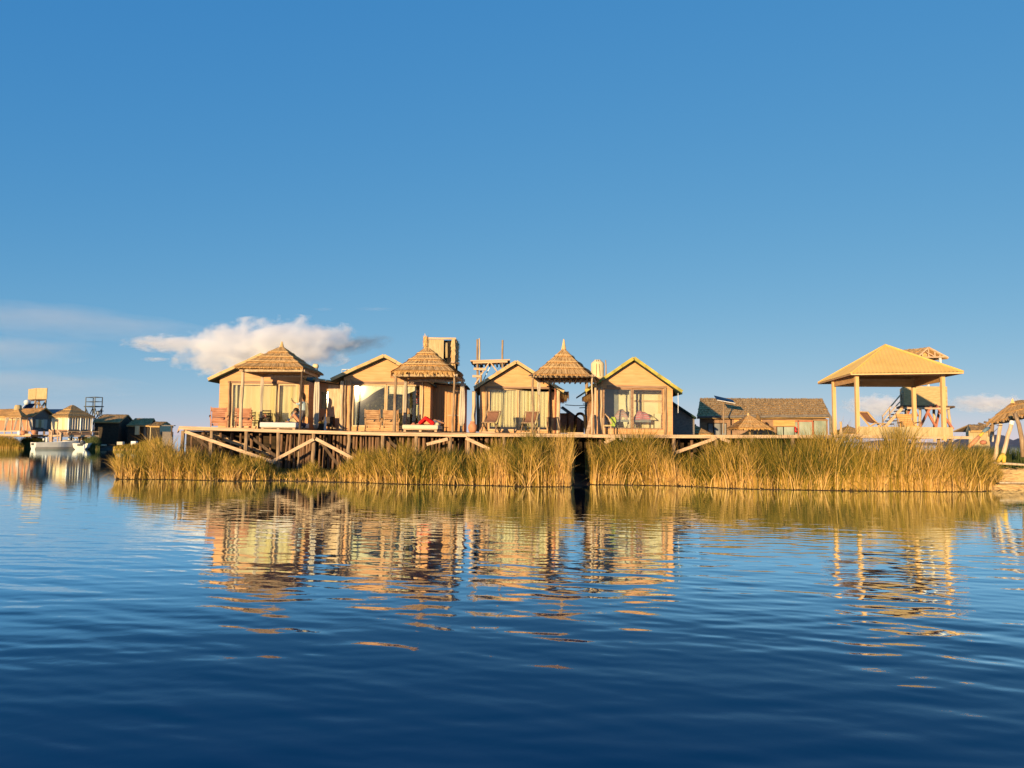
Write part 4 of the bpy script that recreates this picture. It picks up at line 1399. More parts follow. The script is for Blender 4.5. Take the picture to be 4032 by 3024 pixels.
pts = [W(2266, 1706, 40.5)] + [W(2284 + 19 * math.cos(a_), 1650 - 22 * math.sin(a_), 40.5) for a_ in [math.pi - i * math.pi / 10 for i in range(10)]] + [W(2308, 1706, 40.5)]
o = MB().tube(pts, .075, 10).build('bent_hoop', DARKI, org=W(2284, 1706, 40.5), smooth=True)
tag(o, 'thick black hoop standing in front of the low reed screen', 'hoop')
o = MB().beam(W(2312, 1708, 34.5), W(2332, 1632, 35.6), .16, .03).build('leaning_plank', PLANK, org=W(2312, 1708, 34.5))
tag(o, 'pale plank leaning against the canopy post in the gap', 'plank')
o = MB().box(X(2236, 33.2), X(2296, 33.2), 33.1, 33.5, DZ + .003, DZ + .06).build('loose_boards', PLANK, org=(X(2260, 33.2), 33.2, DZ))
tag(o, 'pale boards lying on the deck below the pointed canopy', 'boards')

# annex of the blanket hut in shadow
t = thing('reed_shed', 'dark sloping reed shed behind the hut with mossy yellow edges', 'shed', W(2700, 1710, 41))
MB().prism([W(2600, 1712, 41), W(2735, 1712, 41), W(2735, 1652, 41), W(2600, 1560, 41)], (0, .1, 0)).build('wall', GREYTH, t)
MB().prism([W(2600, 1556, 40.7), W(2742, 1650, 40.7), W(2742, 1650, 40.7) + Vector((0, 2.6, 0)), W(2600, 1556, 40.7) + Vector((0, 2.6, 0))], (0, 0, .10)).build('roof', ROOFG, t)
# rain drip strings under the eave
o = MB().tube([W(2670, 1548, 36.2), W(2670.5, 1590, 36.2), W(2670, 1626, 36.2)], .014, 6).build('hanging_string', METALW, org=W(2670, 1626, 36.2))
tag(o, 'white string hanging from the eave corner of the blanket hut', 'string')

# ------------------------------------------------------------------ blankets and bench inside the blanket hut
BY_ = 36.95
t = thing('bench', 'long grey green bench behind the glass with blankets heaped on it', 'bench', (X(2490, BY_), BY_, DZ))
MB().box(X(2392, BY_), X(2562, BY_), BY_ - .12, BY_ + .5, Z(2480, 1662, BY_), Z(2480, 1653, BY_)).build('seat', MATS['grey_board'], t)
for p in (2396, 2476, 2556):
    MB().box(X(p, BY_), X(p, BY_) + .06, BY_ - .10, BY_ - .04, DZ + .055, Z(2480, 1662.2, BY_)).build('leg', DARKWOOD, t)
MB().box(X(2392, BY_), X(2562, BY_), BY_ - .08, BY_ - .05, Z(2480, 1690, BY_), Z(2480, 1684, BY_)).build('stretcher', MATS['grey_board'], t)
zs = Z(2480, 1653, BY_)


def heap(name, label, px0, px1, top, mat, y, seed, sq=1.0):
    random.seed(seed)
    x0, x1 = X(px0, y), X(px1, y)
    zt_ = Z(px0, top, y)
    nx, ny = 22, 10
    P = []
    for j in range(ny + 1):
        v = j / ny
        row = []
        for i in range(nx + 1):
            u = i / nx
            hgt = (math.sin(math.pi * min(max(u, .0), 1)) ** .45) * (math.sin(math.pi * v) ** .45)
            hgt *= 1 + .10 * math.sin(9 * u + seed) + .06 * math.sin(17 * u + 5 * v)
            row.append((x0 + (x1 - x0) * u, y - .1 + .5 * v + .02 * math.sin(12 * u), zs + .005 + (zt_ - zs) * hgt * sq))
        P.append(row)
    ob = MB().grid(P).build(name, mat, org=((x0 + x1) / 2, y, zs), smooth=True)
    solid(ob, .02)
    return tag(ob, label, 'blanket', 'blankets in the hut window')


heap('blanket', 'large folded blanket with faded red and grey pattern heaped on the bench', 2418, 2476, 1613, BLANKET, BY_, 3)
heap('blanket', 'pink, grey and red striped blanket lying by the door post', 2496, 2562, 1618, PINKB, BY_, 5)
heap('blanket', 'cream folded blanket in front of the patterned heap', 2436, 2480, 1636, CREAML, BY_ - .02, 6)
heap('blanket', 'pale sage cloth lump at the end of the bench', 2548, 2585, 1640, MATS['cream_cloth'], BY_ + .02, 8)
curtain('draped_cloth', 'lime green cloth draped over the end of the bench', X(2399, BY_), X(2425, BY_), BY_ - .16, Z(2410, 1686, BY_), Z(2410, 1642, BY_), LIME, 2, .02, gather=[(0, .6), (.3, 1), (.75, .8), (1, .25)])['category'] = 'cloth'
curtain('draped_cloth', 'pale pointed cloth hanging under the middle of the bench', X(2452, BY_), X(2470, BY_), BY_ - .15, Z(2460, 1685, BY_), Z(2460, 1662, BY_), CREAML, 2, .015, gather=[(0, 1), (.5, .8), (1, .1)])['category'] = 'cloth'
curtain('draped_cloth', 'white cloth hanging behind the dark door post of the blanket hut', X(2474, BY_), X(2486, BY_), BY_ - .18, Z(2480, 1690, BY_), Z(2480, 1615, BY_), CLOTHW, 2, .02, gather=[(0, .4), (.3, 1), (1, 1)])['category'] = 'cloth'
o = MB().box(X(2577, 37.4), X(2601, 37.4), 37.3, 37.7, DZ + .06, Z(2590, 1629, 37.4)).build('crate', MATS['cream_board'], org=(X(2590, 37.4), 37.4, DZ))
tag(o, 'tall pale box at the end of the bench behind the glass', 'box')
curtain('window_curtain', 'slim white curtain hanging in the middle of the blanket hut window', X(2475, 37), X(2484, 37), 36.85, Z(2480, 1615, 37), Z(2480, 1529, 37), CLOTHW, 2, .02, 'window curtains')
t = thing('wicker_chair', 'rounded pale wicker chair behind the window corner of the blanket hut', 'chair', (X(2384, 36.15), 36.15, DZ))
wx = X(2386, 36.15)
MB().tube([(wx - .13, 36.1, DZ + .05), (wx - .14, 36.1, DZ + .75), (wx - .05, 36.2, DZ + .98), (wx + .12, 36.25, DZ + .8), (wx + .26, 36.1, DZ + .5)], .035, 8).build('backrest', PLANK, t, smooth=True)
MB().box(wx - .12, wx + .22, 35.95, 36.3, DZ + .38, DZ + .45).build('seat', MATV, t)
for dx in (-.12, .2):
    MB().beam((wx + dx, 35.98, DZ), (wx + dx, 35.98, DZ + .38), .04, .04).build('leg', PLANK, t)

# ================================================================== LONG HALL BEHIND
Yw = 47.2
t = thing('long_hall', 'long low hall with a weathered thatched roof beyond the deck', 'building', (X(3000, Yw), Yw, .4))
A_, B_ = W(2745, 1640, 46.6), W(3268, 1637, 46.6)
C_, D_ = W(3236, 1570, 49.8), W(2757, 1568, 49.8)
mb = MB()
plane_thatch(mb, A_, B_, C_, D_, 9, 5200, (.02, .05), .03, .05)
mb.prism([A_ + Vector((0, .02, 0)), B_ + Vector((0, .02, 0)), C_, D_], (0, .05, -.14))
E_ = Vector((X(2765, 53), 53.0, A_.z))
F_ = Vector((X(3210, 53), 53.0, B_.z))
mb.prism([D_, C_, F_, E_], (0, -.05, -.14))
mb.build('thatch_roof', THATCHO, t, tint=True)
MB().tube([A_.lerp(B_, i / 10) + Vector((0, -.04, -.02 + random.uniform(-.02, .02))) for i in range(11)], .075, 8).build('eave_roll', GREYTH, t)
MB().tube([B_ + Vector((0, -.04, 0)), B_ + Vector((.03, -.03, -.35)), B_ + Vector((.03, -.03, -1.1))], [.08, .10, .10], 8).build('eave_roll', GREYTH, t)
m_ = MB()
zt = A_.z - .08
m_.box(X(2757, Yw), X(3130, Yw), Yw, Yw + .15, .4, zt)
m_.box(X(3130, Yw), X(3262, Yw), Yw, Yw + .15, .4, 1.9)
m_.box(X(3130, Yw), X(3262, Yw), Yw, Yw + .15, Z(3160, 1656, Yw), zt)
for pf, pb in ((2758, 2772), (3258, 3204)):
    m_.prism([(X(pf, Yw), Yw + .15, .4), (X(pb, 52.6), 52.6, .4), (X(pb, 52.6), 52.6, zt), (X(pb, 49.8) if pf < 3000 else X(3230, 49.8), 49.8, C_.z - .2), (X(pf, Yw), Yw + .15, zt)], (.08 if pf < 3000 else -.08, 0, 0))
m_.prism([(X(2774, 52.7), 52.7, .4), (X(3200, 52.7), 52.7, .4), (X(3200, 52.7), 52.7, zt), (X(2774, 52.7), 52.7, zt)], (0, .1, 0))
m_.build('wall', LINTEL, t)
MB().box(X(3044, Yw), X(3130, Yw), Yw - .05, Yw - .003, Z(3100, 1679, Yw), zt - .06).build('plank_panel', ORANGEW, t)
MB().box(X(3130, Yw), X(3258, Yw), Yw - .05, Yw - .003, Z(3160, 1655, Yw), zt - .06).build('plank_panel', ORANGEW, t)
MB().box(X(2890, Yw), X(3000, Yw), Yw - .05, Yw - .003, Z(2950, 1668, Yw), zt - .06).build('plank_panel', ORANGEW, t)
for a, b, top in ((3131, 3141, 1659), (3145, 3198, 1658), (3207, 3254, 1652)):
    f_ = MB().box(X(a, Yw) - .06, X(b, Yw) + .06, Yw - .012, Yw + .03, Z(a, top, Yw) - 0.04, Z(a, top, Yw) + .05).build('window', REDPAINT if a < 3200 else LINTEL, t)
    MB().box(X(a, Yw), X(b, Yw), Yw + .04, Yw + .06, 1.9, Z(a, top, Yw)).build('pane', PALEG, f_)
    MB().box(X(b, Yw) , X(b, Yw) + .08, Yw - .02, Yw + .03, 1.9, Z(a, top, Yw)-.045).build('frame', REDPAINT if a < 3200 else LINTEL, f_)
for a, b in ((2789, 2806), (2812, 2836), (2842, 2858), (3060, 3082), (3086, 3125)):
    top = 1668 if a < 3000 else 1681
    f_ = MB().box(X(a, Yw) - .05, X(b, Yw) + .05, Yw - .03, Yw - .002, 1.7, Z(a, top, Yw) + .05).build('window', DARKWOOD, t)
    MB().box(X(a, Yw), X(b, Yw), Yw - .045, Yw - .032, 1.75, Z(a, top, Yw)).build('pane', PALEG if a > 3000 else MATS['grey_board'], f_)
o = MB().lathe([(.01, 0), (.065, .01), (.07, .1), (.05, .16), (.03, .2), (.05, .25), (.055, .3), (.01, .34)], W(3133, 1702, 46.4), 12).build('red_sack', REDCL, org=W(3133, 1704, 46.4), smooth=True)
tag(o, 'small bright red and pink bundle hanging by the hall window', 'bundle')
MB().blob(W(3134, 1693, 46.34), (.03, .015, .03), 8, 6).build('pink_patch', MATS['pink_and_grey_blanket'], o)

# solar panel on a pole
t = thing('solar_collector', 'solar panel on a leaning pole in front of the long thatched roof', 'solar panel', W(2858, 1700, 44.5))
q = [W(2812, 1557, 44.9), W(2884, 1574, 44.9), W(2895, 1586, 44.2), W(2823, 1573, 44.2)]
MB().prism(q, (0, .02, -.04)).build('panel', SOLAR, t)
MB().beam(q[3] + Vector((0, -.02, -.03)), q[2] + Vector((0, -.02, -.03)), .03, .03).build('frame', METALW, t)
MB().pole(W(2850, 1706, 44.5), W(2848, 1574, 44.6), .045, .045, 0).build('pole', POLE, t)
MB().beam(W(2848, 1600, 44.6), W(2860, 1578, 44.5), .03, .03).build('strut', METALD, t)

# thatched sunshades behind the reeds
def sunshade(label, apex, eave_l, eave_r, Y, mat, ncorner=8, blades_n=1500, group='thatched sunshades'):
    a = W(*apex, Y)
    L, R = W(*eave_l, Y), W(*eave_r, Y)
    rr = (R.x - L.x) / 2
    zc_ = (L.z + R.z) / 2
    cx = (L.x + R.x) / 2
    r = thing('sunshade', label, 'sunshade', (cx, Y, .4), group)
    cs = [Vector((cx + sx * rr, Y + sy * rr, zc_)) for sx, sy in ((-1, -1), (1, -1), (1, 1), (-1, 1))]
    rf = thatch_pyramid(r, cs, a, layers=3, rnd=.24, conc=.95, blades_n=blades_n, fringe=.10, mat=mat, bind=False)
    finial(rf, (a.x, a.y, a.z - .05), .14, .05, mat=mat if mat is THATCHO else BIND)
    MB().pole((cx, Y, .35), (cx, Y, a.z - .1), .07).build('post', POLE, r)
    return r


sunshade('wide golden thatched sunshade standing in front of the long hall', (2946, 1633), (2872, 1692), (3034, 1684), 42, THATCH)
sunshade('dark thatched sunshade in the shade beside the blanket hut', (2738, 1676), (2668, 1710), (2800, 1710), 43, THATCHO)
sunshade('low grey thatched sunshade between the hall and the yellow pavilion', (3338, 1678), (3284, 1710), (3400, 1708), 41, THATCHO)
o = MB().pole(W(3312, 1712, 39), W(3310, 1660, 39), .075, .06, .01).build('stump_post', POLEL, org=W(3312, 1712, 39))
tag(o, 'short pale post in front of the low grey sunshade', 'post')
o = MB().tube([W(2987, 1672, 43), W(2985, 1640, 43), W(2980, 1630, 43)], [.16, .12, .03], 9).build('reed_bundle', THATCHO, org=W(2987, 1672, 43), smooth=True)
tag(o, 'pointed reed bundle standing behind the golden sunshade', 'reed bundle')

# ================================================================== YELLOW PAVILION
t = thing('pavilion', 'open pavilion with a yellow corrugated hip roof on four tall posts', 'pavilion', (16.8, 35, DZ))
FL, FR, BL = W(3352, 1470, 33.2), W(3793, 1463, 31.9), W(3222, 1509, 38.7)
zc = (FL.z + FR.z + BL.z) / 3
FL.z = FR.z = BL.z = zc
BR = FR + (BL - FL)
cc = (FR + BL) / 2
ap = Vector((cc.x, cc.y, W(3486, 1360, cc.y).z))
ap.x = X(3486, cc.y, 1360)
cors = [FL, FR, BR, BL]
m_ = MB()
for k in range(4):
    a, b = cors[k], cors[(k + 1) % 4]
    d = (b - a).normalized()
    nrm = (b - a).cross(ap - a).normalized()
    if nrm.z < 0:
        nrm = -nrm
    Lh = (b - a).length
    nr_ = int(Lh / .075)
    s_ap = (ap - a).dot(d) / Lh
    vs, fs = [], []
    for i in range(nr_ + 1):
        s = i / nr_
        tmax = s / s_ap if s < s_ap else (1 - s) / (1 - s_ap)
        lo_ = a.lerp(b, s)
        foot = a.lerp(b, s_ap)
        hi = lo_ + (ap - foot) * tmax
        bump = nrm * (.02 if i % 2 else 0)
        vs += [lo_ + bump, hi + bump * (1 if 0 < i < nr_ else 0)]
    for i in range(nr_):
        fs.append((2 * i, 2 * i + 2, 2 * i + 3, 2 * i + 1))
    m_.add(vs, fs)
m_.build('sheet_roof', YROOF, t)
m_ = MB()
for k in range(4):
    a, b = cors[k], cors[(k + 1) % 4]
    dn = Vector((0, 0, -.07))
    m_.add([a + dn, b + dn, ap + dn * 2], [(0, 1, 2)])
m_.build('ceiling', ORANGEW, t)
for k in range(4):
    MB().tube([cors[k] + Vector((0, 0, .02)), ap + Vector((0, 0, .025))], .045, 8).build('hip_cap', YROOF, t)
PP = [(3377, 33.6), (3717, 32.9), (3602, 36.2), (3286, 36.6)]
tp = []
for p, Y in PP:
    x = X(p, Y)
    MB().beam((x, Y, DZ - .1), (x - .01, Y, zc + .10), .15, .15, (0, 1, 0)).build('post', YPOST, t)
    tp.append(Vector((x, Y, zc)))
for k in range(4):
    a, b = tp[k], tp[(k + 1) % 4]
    d = (b - a).normalized() * .10
    MB().beam(a + d + Vector((0, 0, -.02)), b - d + Vector((0, 0, -.02)), .09, .12).build('ring_beam', YPOST, t)
    if k != 0:
        MB().beam(a + d + Vector((0, 0, -.21)), b - d + Vector((0, 0, -.21)), .05, .25).build('valance_board', ORANGEW, t)
for p_, c_ in ((tp[0], FL), (tp[1], FR), (tp[2], BR), (tp[3], BL)):
    MB().beam(p_ + Vector((0, 0, .06)), c_ + Vector((0, 0, -.03)), .05, .07).build('eave_bracket', ORANGEW, t)
for k in range(4):
    MB().beam(cors[k] + Vector((0, 0, -.04)), cors[(k + 1) % 4] + Vector((0, 0, -.04)), .03, .06).build('eave_board', YPOST if k == 0 else ORANGEW, t)
# platform with mat-clad side
a, b = W(3382, 1681, 33.35), W(3752, 1681, 32.75)
zt = (a.z + b.z) / 2
z1 = Z(3560, 1716, 33)
MB().prism([(a.x, a.y, z1), (b.x, b.y, z1), (b.x, b.y, zt), (a.x, a.y, zt)], (0, .06, 0)).build('mat_wall', MATV, t)
MB().beam((a.x - .05, a.y - .03, z1 - .05), (b.x + .8, b.y - .03, z1 - .05), .05, .12).build('edge_board', PLANK, t)
MB().prism([(a.x, a.y + .07, z1 - .02), (b.x, b.y + .07, z1 - .02), (b.x + .6, 37.2, z1 - .02), (a.x + .3, 37.2, z1 - .02)], (0, 0, -.08)).build('floor', DECKM, t)
MB().prism([(b.x - .05, b.y + .07, z1), (b.x - .05 + .5, 37, z1), (b.x - .05 + .5, 37, zt), (b.x - .05, b.y + .07, zt)], (.05, 0, 0)).build('mat_wall', MATV, t)
for p in (3392, 3490, 3600, 3700, 3745):
    MB().pole((X(p, 33.3), 33.4, .1), (X(p, 33.3), 33.4, z1 - .1), .08).build('pile', POLE, t)
# walkway between deck and pavilion
t2 = thing('walkway', 'weathered grey plank walkway joining the deck to the yellow pavilion', 'walkway', (X(3330, 33.5), 33.5, DZ))
MB().prism([W(3292, 1716, 33.2), W(3384, 1713, 33.5), W(3384, 1713, 36.5), W(3292, 1712, 36.5)], (0, 0, -.08)).build('floor', DECKM, t2)
MB().beam(W(3290, 1716, 33.1), W(3384, 1713, 33.3), .05, .11).build('edge_board', PLANK, t2)
GP = 'pavilion deck chairs'
deck_chair('brown striped deck chair in pale timber under the yellow pavilion', (X(3436, 34.2), 34.2, DZ + .16), rad(24), 'pavilion deck chairs', wood=YPOST)
slat_chair('orange slatted lounger under the yellow pavilion, below the plank stairs', ORANGEW, (X(3578, 34.6), 34.6, DZ + .12), rad(-8), GP, dark=POLE)

# ================================================================== LOOKOUT TOWER
LY = 43.0
t = thing('lookout_tower', 'lookout tower with a reed mat cabin on crossed red braces, rising behind the yellow pavilion', 'tower', (X(3650, LY), LY, .4))
x0, x1 = X(3563, LY), X(3734, LY)
z0, z1 = Z(3650, 1597, LY), Z(3650, 1521, LY)
dpt = 2.3
MB().box(x0, x1, LY, LY + .06, z0, z1).build('mat_panel', MAT_, t)
MB().prism([(x0, LY + .06, z0), (x0 + .95, LY + dpt, z0), (x0 + .95, LY + dpt, z1), (x0, LY + .06, z1)], (.06, 0, 0)).build('mat_panel', MATV, t)
MB().prism([(x1, LY + .06, z0), (x1 + .95, LY + dpt, z0), (x1 + .95, LY + dpt, z1), (x1, LY + .06, z1)], (-.06, 0, 0)).build('mat_panel', MATV, t)
MB().box(x0 + .95, x1 + .95, LY + dpt, LY + dpt + .06, z0, z1).build('mat_panel', MATV, t)
MB().prism([(x0 - .25, LY - .1, z0 - .003), (x1 + .35, LY - .1, z0 - .003), (x1 + 1.3, LY + dpt + .1, z0 - .003), (x0 + .75, LY + dpt + .1, z0 - .003)], (0, 0, -.10)).build('platform', POLED, t)
MB().beam((x0 - .1, LY - .16, z0 - .16), (x1, LY - .16, z0 - .16), .08, .10).build('beam', PLANK, t)
for a, b, y, mt in (((3618, 1690), (3668, 1594), LY - .15, REDPAINT), ((3684, 1594), (3753, 1690), LY - .15, REDPAINT), ((3640, 1600), (3690, 1690), LY + 1.4, REDPAINT), ((3700, 1610), (3684, 1690), LY + 1.4, REDPAINT),
                 ((3585, 1600), (3570, 1640), LY + .8, REDPAINT), ((3596, 1600), (3612, 1640), LY + .8, REDPAINT)):
    MB().beam(W(*a, y), W(*b, y), .09, .12).build('brace', mt, t)
for p, q, y in ((3622, 3620, LY + .1), (3733, 3748, LY + .1), (3677, 3681, LY + 1.9), (3569, 3566, LY + .5), (3720, 3726, LY + 1.9)):
    MB().pole(W(q, 1740, y), W(p, 1599, y), .085, .07, .02).build('leg', POLEL, t)
a, b, c = W(3606, 1411, LY), W(3655, 1368, LY), W(3733, 1409, LY)
bk = Vector((-1.25, 2.4, 0))
mb = MB()
plane_thatch(mb, a + bk, a, b, b + bk, 3, 500, (.02, .05))
plane_thatch(mb, c, c + bk, b + bk, b, 3, 400, (.02, .05))
dn = Vector((0, 0, -.07))
mb.add([a + dn, b + dn, b + bk + dn, a + bk + dn, a, b, b + bk, a + bk], [(0, 1, 2, 3), (0, 4, 5, 1), (2, 6, 7, 3)])
mb.add([c + dn, b + dn, b + bk + dn, c + bk + dn, c, b, b + bk, c + bk], [(0, 1, 2, 3), (0, 4, 5, 1), (2, 6, 7, 3)])
mb.build('thatch_roof', STRAW, t, tint=True)
for P, Q in ((a, b), (b, c), (a + Vector((.15, .02, .05)), c + Vector((-.2, .02, .05)))):
    MB().beam(P + Vector((0, -.03, 0)), Q + Vector((0, -.03, 0)), .05, .08).build('rafter', PLANK, t)
for p, q in ((3632, 1392), (3655, 1372), (3680, 1384), (3700, 1394)):
    pp = W(p, q, LY + .02)
    MB().beam(pp, (pp.x, pp.y, a.z + .08), .06, .06).build('stud', PLANK, t)
bars(t, (((3646, 1385), (3682, 1404)),), LY + .04, .05, PLANK, 'stud')
MB().prism([a + Vector((.1, .3, .02)), b + Vector((0, .3, -.06)), c + Vector((-.1, .3, .02))], (0, .04, 0)).build('gable_board', ORANGEW, t)
for p, y in ((3659, LY + 1.2), (3709, LY + .1), (3566, LY + .4), (3618, LY + 2)):
    MB().beam((X(p, y), y, z1 - .3), (X(p, y), y, a.z + .05), .10, .10).build('roof_post', METALW, t)
# its stairs
s_ = thing('plank_stairs', 'steep plank stairs with handrails climbing to the reed mat cabin', 'stairs', W(3470, 1700, LY + .6))
for y in (LY + .2, LY + 1.0):
    MB().beam(W(3560, 1598, y), W(3468, 1700, y), .06, .16).build('stringer', PLANK, s_)
    MB().beam(W(3561, 1537, y), W(3474, 1640, y), .06, .06).build('handrail', POLEL, s_)
    MB().beam(W(3561, 1562, y), W(3474, 1662, y), .05, .05).build('handrail', POLEL, s_)
    for p in (3552, 3505, 3478):
        f = (3560 - p) / 92
        MB().beam(W(p, 1598 + 102 * f, y), W(p - 3, 1542 + 104 * f, y), .05, .05).build('baluster', POLE, s_)
for i in range(8):
    f = (i + .5) / 8
    p_ = W(3560 - 92 * f, 1600 + 102 * f, LY + .6)
    MB().box(p_.x - .16, p_.x + .16, LY + .235, LY + .965, p_.z - .03, p_.z + .03).build('tread', DARKWOOD, s_)

# ================================================================== STRAW LANDING AT THE FAR END
mb = MB()
P = []
for i in range(15):
    v = i / 14
    row = []
    for j in range(24):
        p = 3905 + j * 12
        y0 = float(shoreY(p)) - .1
        y = y0 + v * 4.5
        z = +.02 + .50 * (1 - math.exp(-v * 3.2)) + random.uniform(-.03, .03)
        if p < 3935:
            z *= .75
        row.append(((p - 2016) / FPX * y, y, z - (.14 if i == 0 else 0)))
    P.append(row)
mb.grid(P)
for _ in range(9000):
    p = random.uniform(3905, 4170)
    v = random.random() ** 1.3
    y = float(shoreY(p)) + v * 4.4
    z = .04 + .50 * (1 - math.exp(-v * 3.2)) + random.uniform(-.02, .09)
    d = Vector((random.choice((-1, 1)) * random.uniform(.5, 1), random.uniform(-.6, .1), random.uniform(-.28, .12))).normalized()
    mb.strip(((p - 2016) / FPX * y, y, z), d, random.uniform(.25, .8), (0, .3, 1), random.uniform(.010, .02), (0, 0, -.02), random.betavariate(2.5, 1.6))
o = mb.build('straw_landing', STRAW, tint=True)
tag(o, 'heaped landing of cut straw at the water beside the last reeds', 'straw landing')
for i, (a, b, r0, lab) in enumerate((((3905, 1822), (4075, 1833), .05, 'long pale pole lying on the straw landing'), ((3935, 1901), (4075, 1901), .035, 'thin pale pole lying low at the edge of the straw landing'))):
    ya = (31.2, 28.5)[i]
    o = MB().pole(W(*a, ya), W(*b, ya), r0, r0 * .8, .01).build('lying_pole', POLEL, org=W(*a, ya))
    tag(o, lab, 'pole')
o = MB().pole(W(3916, 1812, 31.6), W(3941, 1669, 31.6), .075, .065, .015).build('mooring_pole', POLEL, org=W(3916, 1812, 31.6))
tag(o, 'weathered pole with a notched top at the edge of the reeds', 'pole')
MB().beam(W(3926, 1676, 31.5), W(3946, 1675, 31.5), .03, .03).build('peg', POLED, o)
o = MB().pole(W(3945, 1800, 31.3), W(3985, 1659, 31.3), .08, .075, .015).build('mooring_pole', POLEL, org=W(3945, 1800, 31.3))
tag(o, 'leaning pole with a white painted tip and yellow rope at its foot', 'pole')
MB().pole(W(3981, 1672, 31.3), W(3985.5, 1657, 31.3), .09, .085, 0).build('painted_tip', METALW, o)
for q in ((3928, 1820), (3953, 1822)):
    MB().tube([W(3949, 1786, 31.2), W((3949 + q[0]) / 2 + 2, 1800, 31.15), W(*q, 31.1)], [.06, .085, .06], 8).build('yellow_rope', YCLOTH, o, smooth=True)
# canopy at the landing
t = thing('landing_canopy', 'tilted thatched canopy over the straw landing, cut by the picture edge', 'canopy', W(4040, 1800, 34))
cs = [W(3880, 1669, 35.8), W(4150, 1606, 33), W(4260, 1600, 37), W(4020, 1650, 39)]
rf = thatch_pyramid(t, cs, W(4010, 1576, 35.6), layers=3, rnd=.03, conc=1.25, blades_n=900, fringe=.07, bind=False)
finial(rf, W(3987, 1584, 35.4), .16, .06)
for i in range(12):
    a = cs[0].lerp(cs[1], i / 11)
    MB().tube([a + Vector((0, .5, .03)), a + Vector((0, -.05, -.07))], .05, 7).build('rafter', POLE, rf)
for i in range(5):
    a = cs[0].lerp(cs[3], i / 9)
    MB().tube([a + Vector((.5, .1, .02)), a + Vector((-.1 - .05 * i, -.05, -.06))], .05, 7).build('rafter', POLE, rf)
MB().tube([W(3996, 1628, 33.7), W(4012, 1672, 33.5), W(4022, 1720, 33.4), W(4030, 1800, 33.3)], [.08, .085, .09, .10], 9).build('post', POLE, t, smooth=True)
MB().pole(W(3902, 1720, 36), W(3903, 1648, 36), .13, .12, .02).build('post', POLE, t)
# bright slung cloth poles
o = MB().tube([W(3812, 1762, 33.5), W(3835, 1740, 33.4), W(3856, 1718, 33.4)], [.08, .09, .07], 9).build('banner_roll', MATS['reddish_slats'], org=W(3812, 1762, 33.5), smooth=True)
tag(o, 'slanting rolled banner, red below, yellow in the middle and blue above', 'banner')
MB().tube([W(3856, 1718, 33.4), W(3872, 1703, 33.4)], [.07, .05], 9).build('yellow_band', YCLOTH, o, smooth=True)
MB().tube([W(3870, 1702, 33.45), W(3884, 1690, 33.5), W(3897, 1684, 33.6)], [.05, .09, .04], 9).build('blue_end', BLUEW, o, smooth=True)
MB().tube([W(3867, 1707, 33.4), W(3901, 1668, 34.5)], .018, 6).build('rope', METALW, o)
c_ = curtain('hung_cloth', 'small white cloth hung between the slanting banner and the poles', X(3894, 33.6), X(3912, 33.6), 33.6, Z(3900, 1740, 33.6), Z(3900, 1711, 33.6), CLOTHW, 2, .03, gather=[(0, .5), (.4, 1), (1, .8)])
c_['category'] = 'cloth'
MB().tube([W(3897, 1714, 33.6), W(3932, 1684, 32.6)], .012, 6).build('rope', METALW, c_)
o = MB().blob(W(3872, 1742, 34.2), (.16, .1, .10), 10, 7, .1).build('red_bundle', REDPAINT, org=W(3872, 1742, 34.2), smooth=True)
tag(o, 'dull red bundle among the reeds below the white cloth', 'bundle')
# distant small house
HY = 62
t = thing('reed_house', 'small distant reed house with a brown thatched roof near the straw landing', 'house', (X(3850, HY), HY, .4))
a, b, c, d = W(3822, 1696, HY), W(3908, 1696, HY), W(3892, 1672, HY + 2.2), W(3812, 1672, HY + 2.2)
mb = MB()
plane_thatch(mb, a, b, c, d, 5, 500, (.03, .07))
mb.prism([a, b, c, d], (0, .05, -.12)).prism([d, c, c + Vector((0, 2.2, -.5)), d + Vector((0, 2.2, -.5))], (0, 0, -.1))
mb.build('thatch_roof', THATCHO, t, tint=True)
MB().box(X(3824, HY), X(3905, HY), HY + .3, HY + .4, .3, a.z).build('wall', MATV, t)
MB().prism([W(3803, 1722, HY + 2), W(3824, 1722, HY + .3), W(3824, 1694, HY + .3), W(3812, 1676, HY + 2), W(3803, 1694, HY + 2)], (.05, .1, 0)).build('gable', MATV, t)
f_ = MB().box(X(3808, HY + 1), X(3818, HY + 1), HY + .75, HY + .82, Z(3810, 1712, HY), Z(3810, 1694, HY)).build('window', DARKWOOD, t)

# ================================================================== VILLAGE ACROSS THE CHANNEL
def gable(parent, EA, EB, RA, RB, EC=None, ED=None, mat=None, n=900, rows_=6):
    """EA-EB near eave, RA-RB ridge, EC-ED far eave (B side first)"""
    mb_ = MB()
    plane_thatch(mb_, EA, EB, RB, RA, rows_, n, (.04, .09), .03, .06)
    EC = EC or (Vector(RB) * 2 - Vector(EB))
    ED = ED or (Vector(RA) * 2 - Vector(EA))
    EC.z, ED.z = EB.z, EA.z
    plane_thatch(mb_, EC, ED, RA, RB, rows_, n // 2, (.04, .09), .03, .06)
    mb_.prism([EA, EB, RB, RA], (0, 0, -.12))
    mb_.prism([ED, EC, RB, RA], (0, 0, -.12))
    o = mb_.build('thatch_roof', mat or THATCHO, parent, tint=True)
    return o, EC, ED


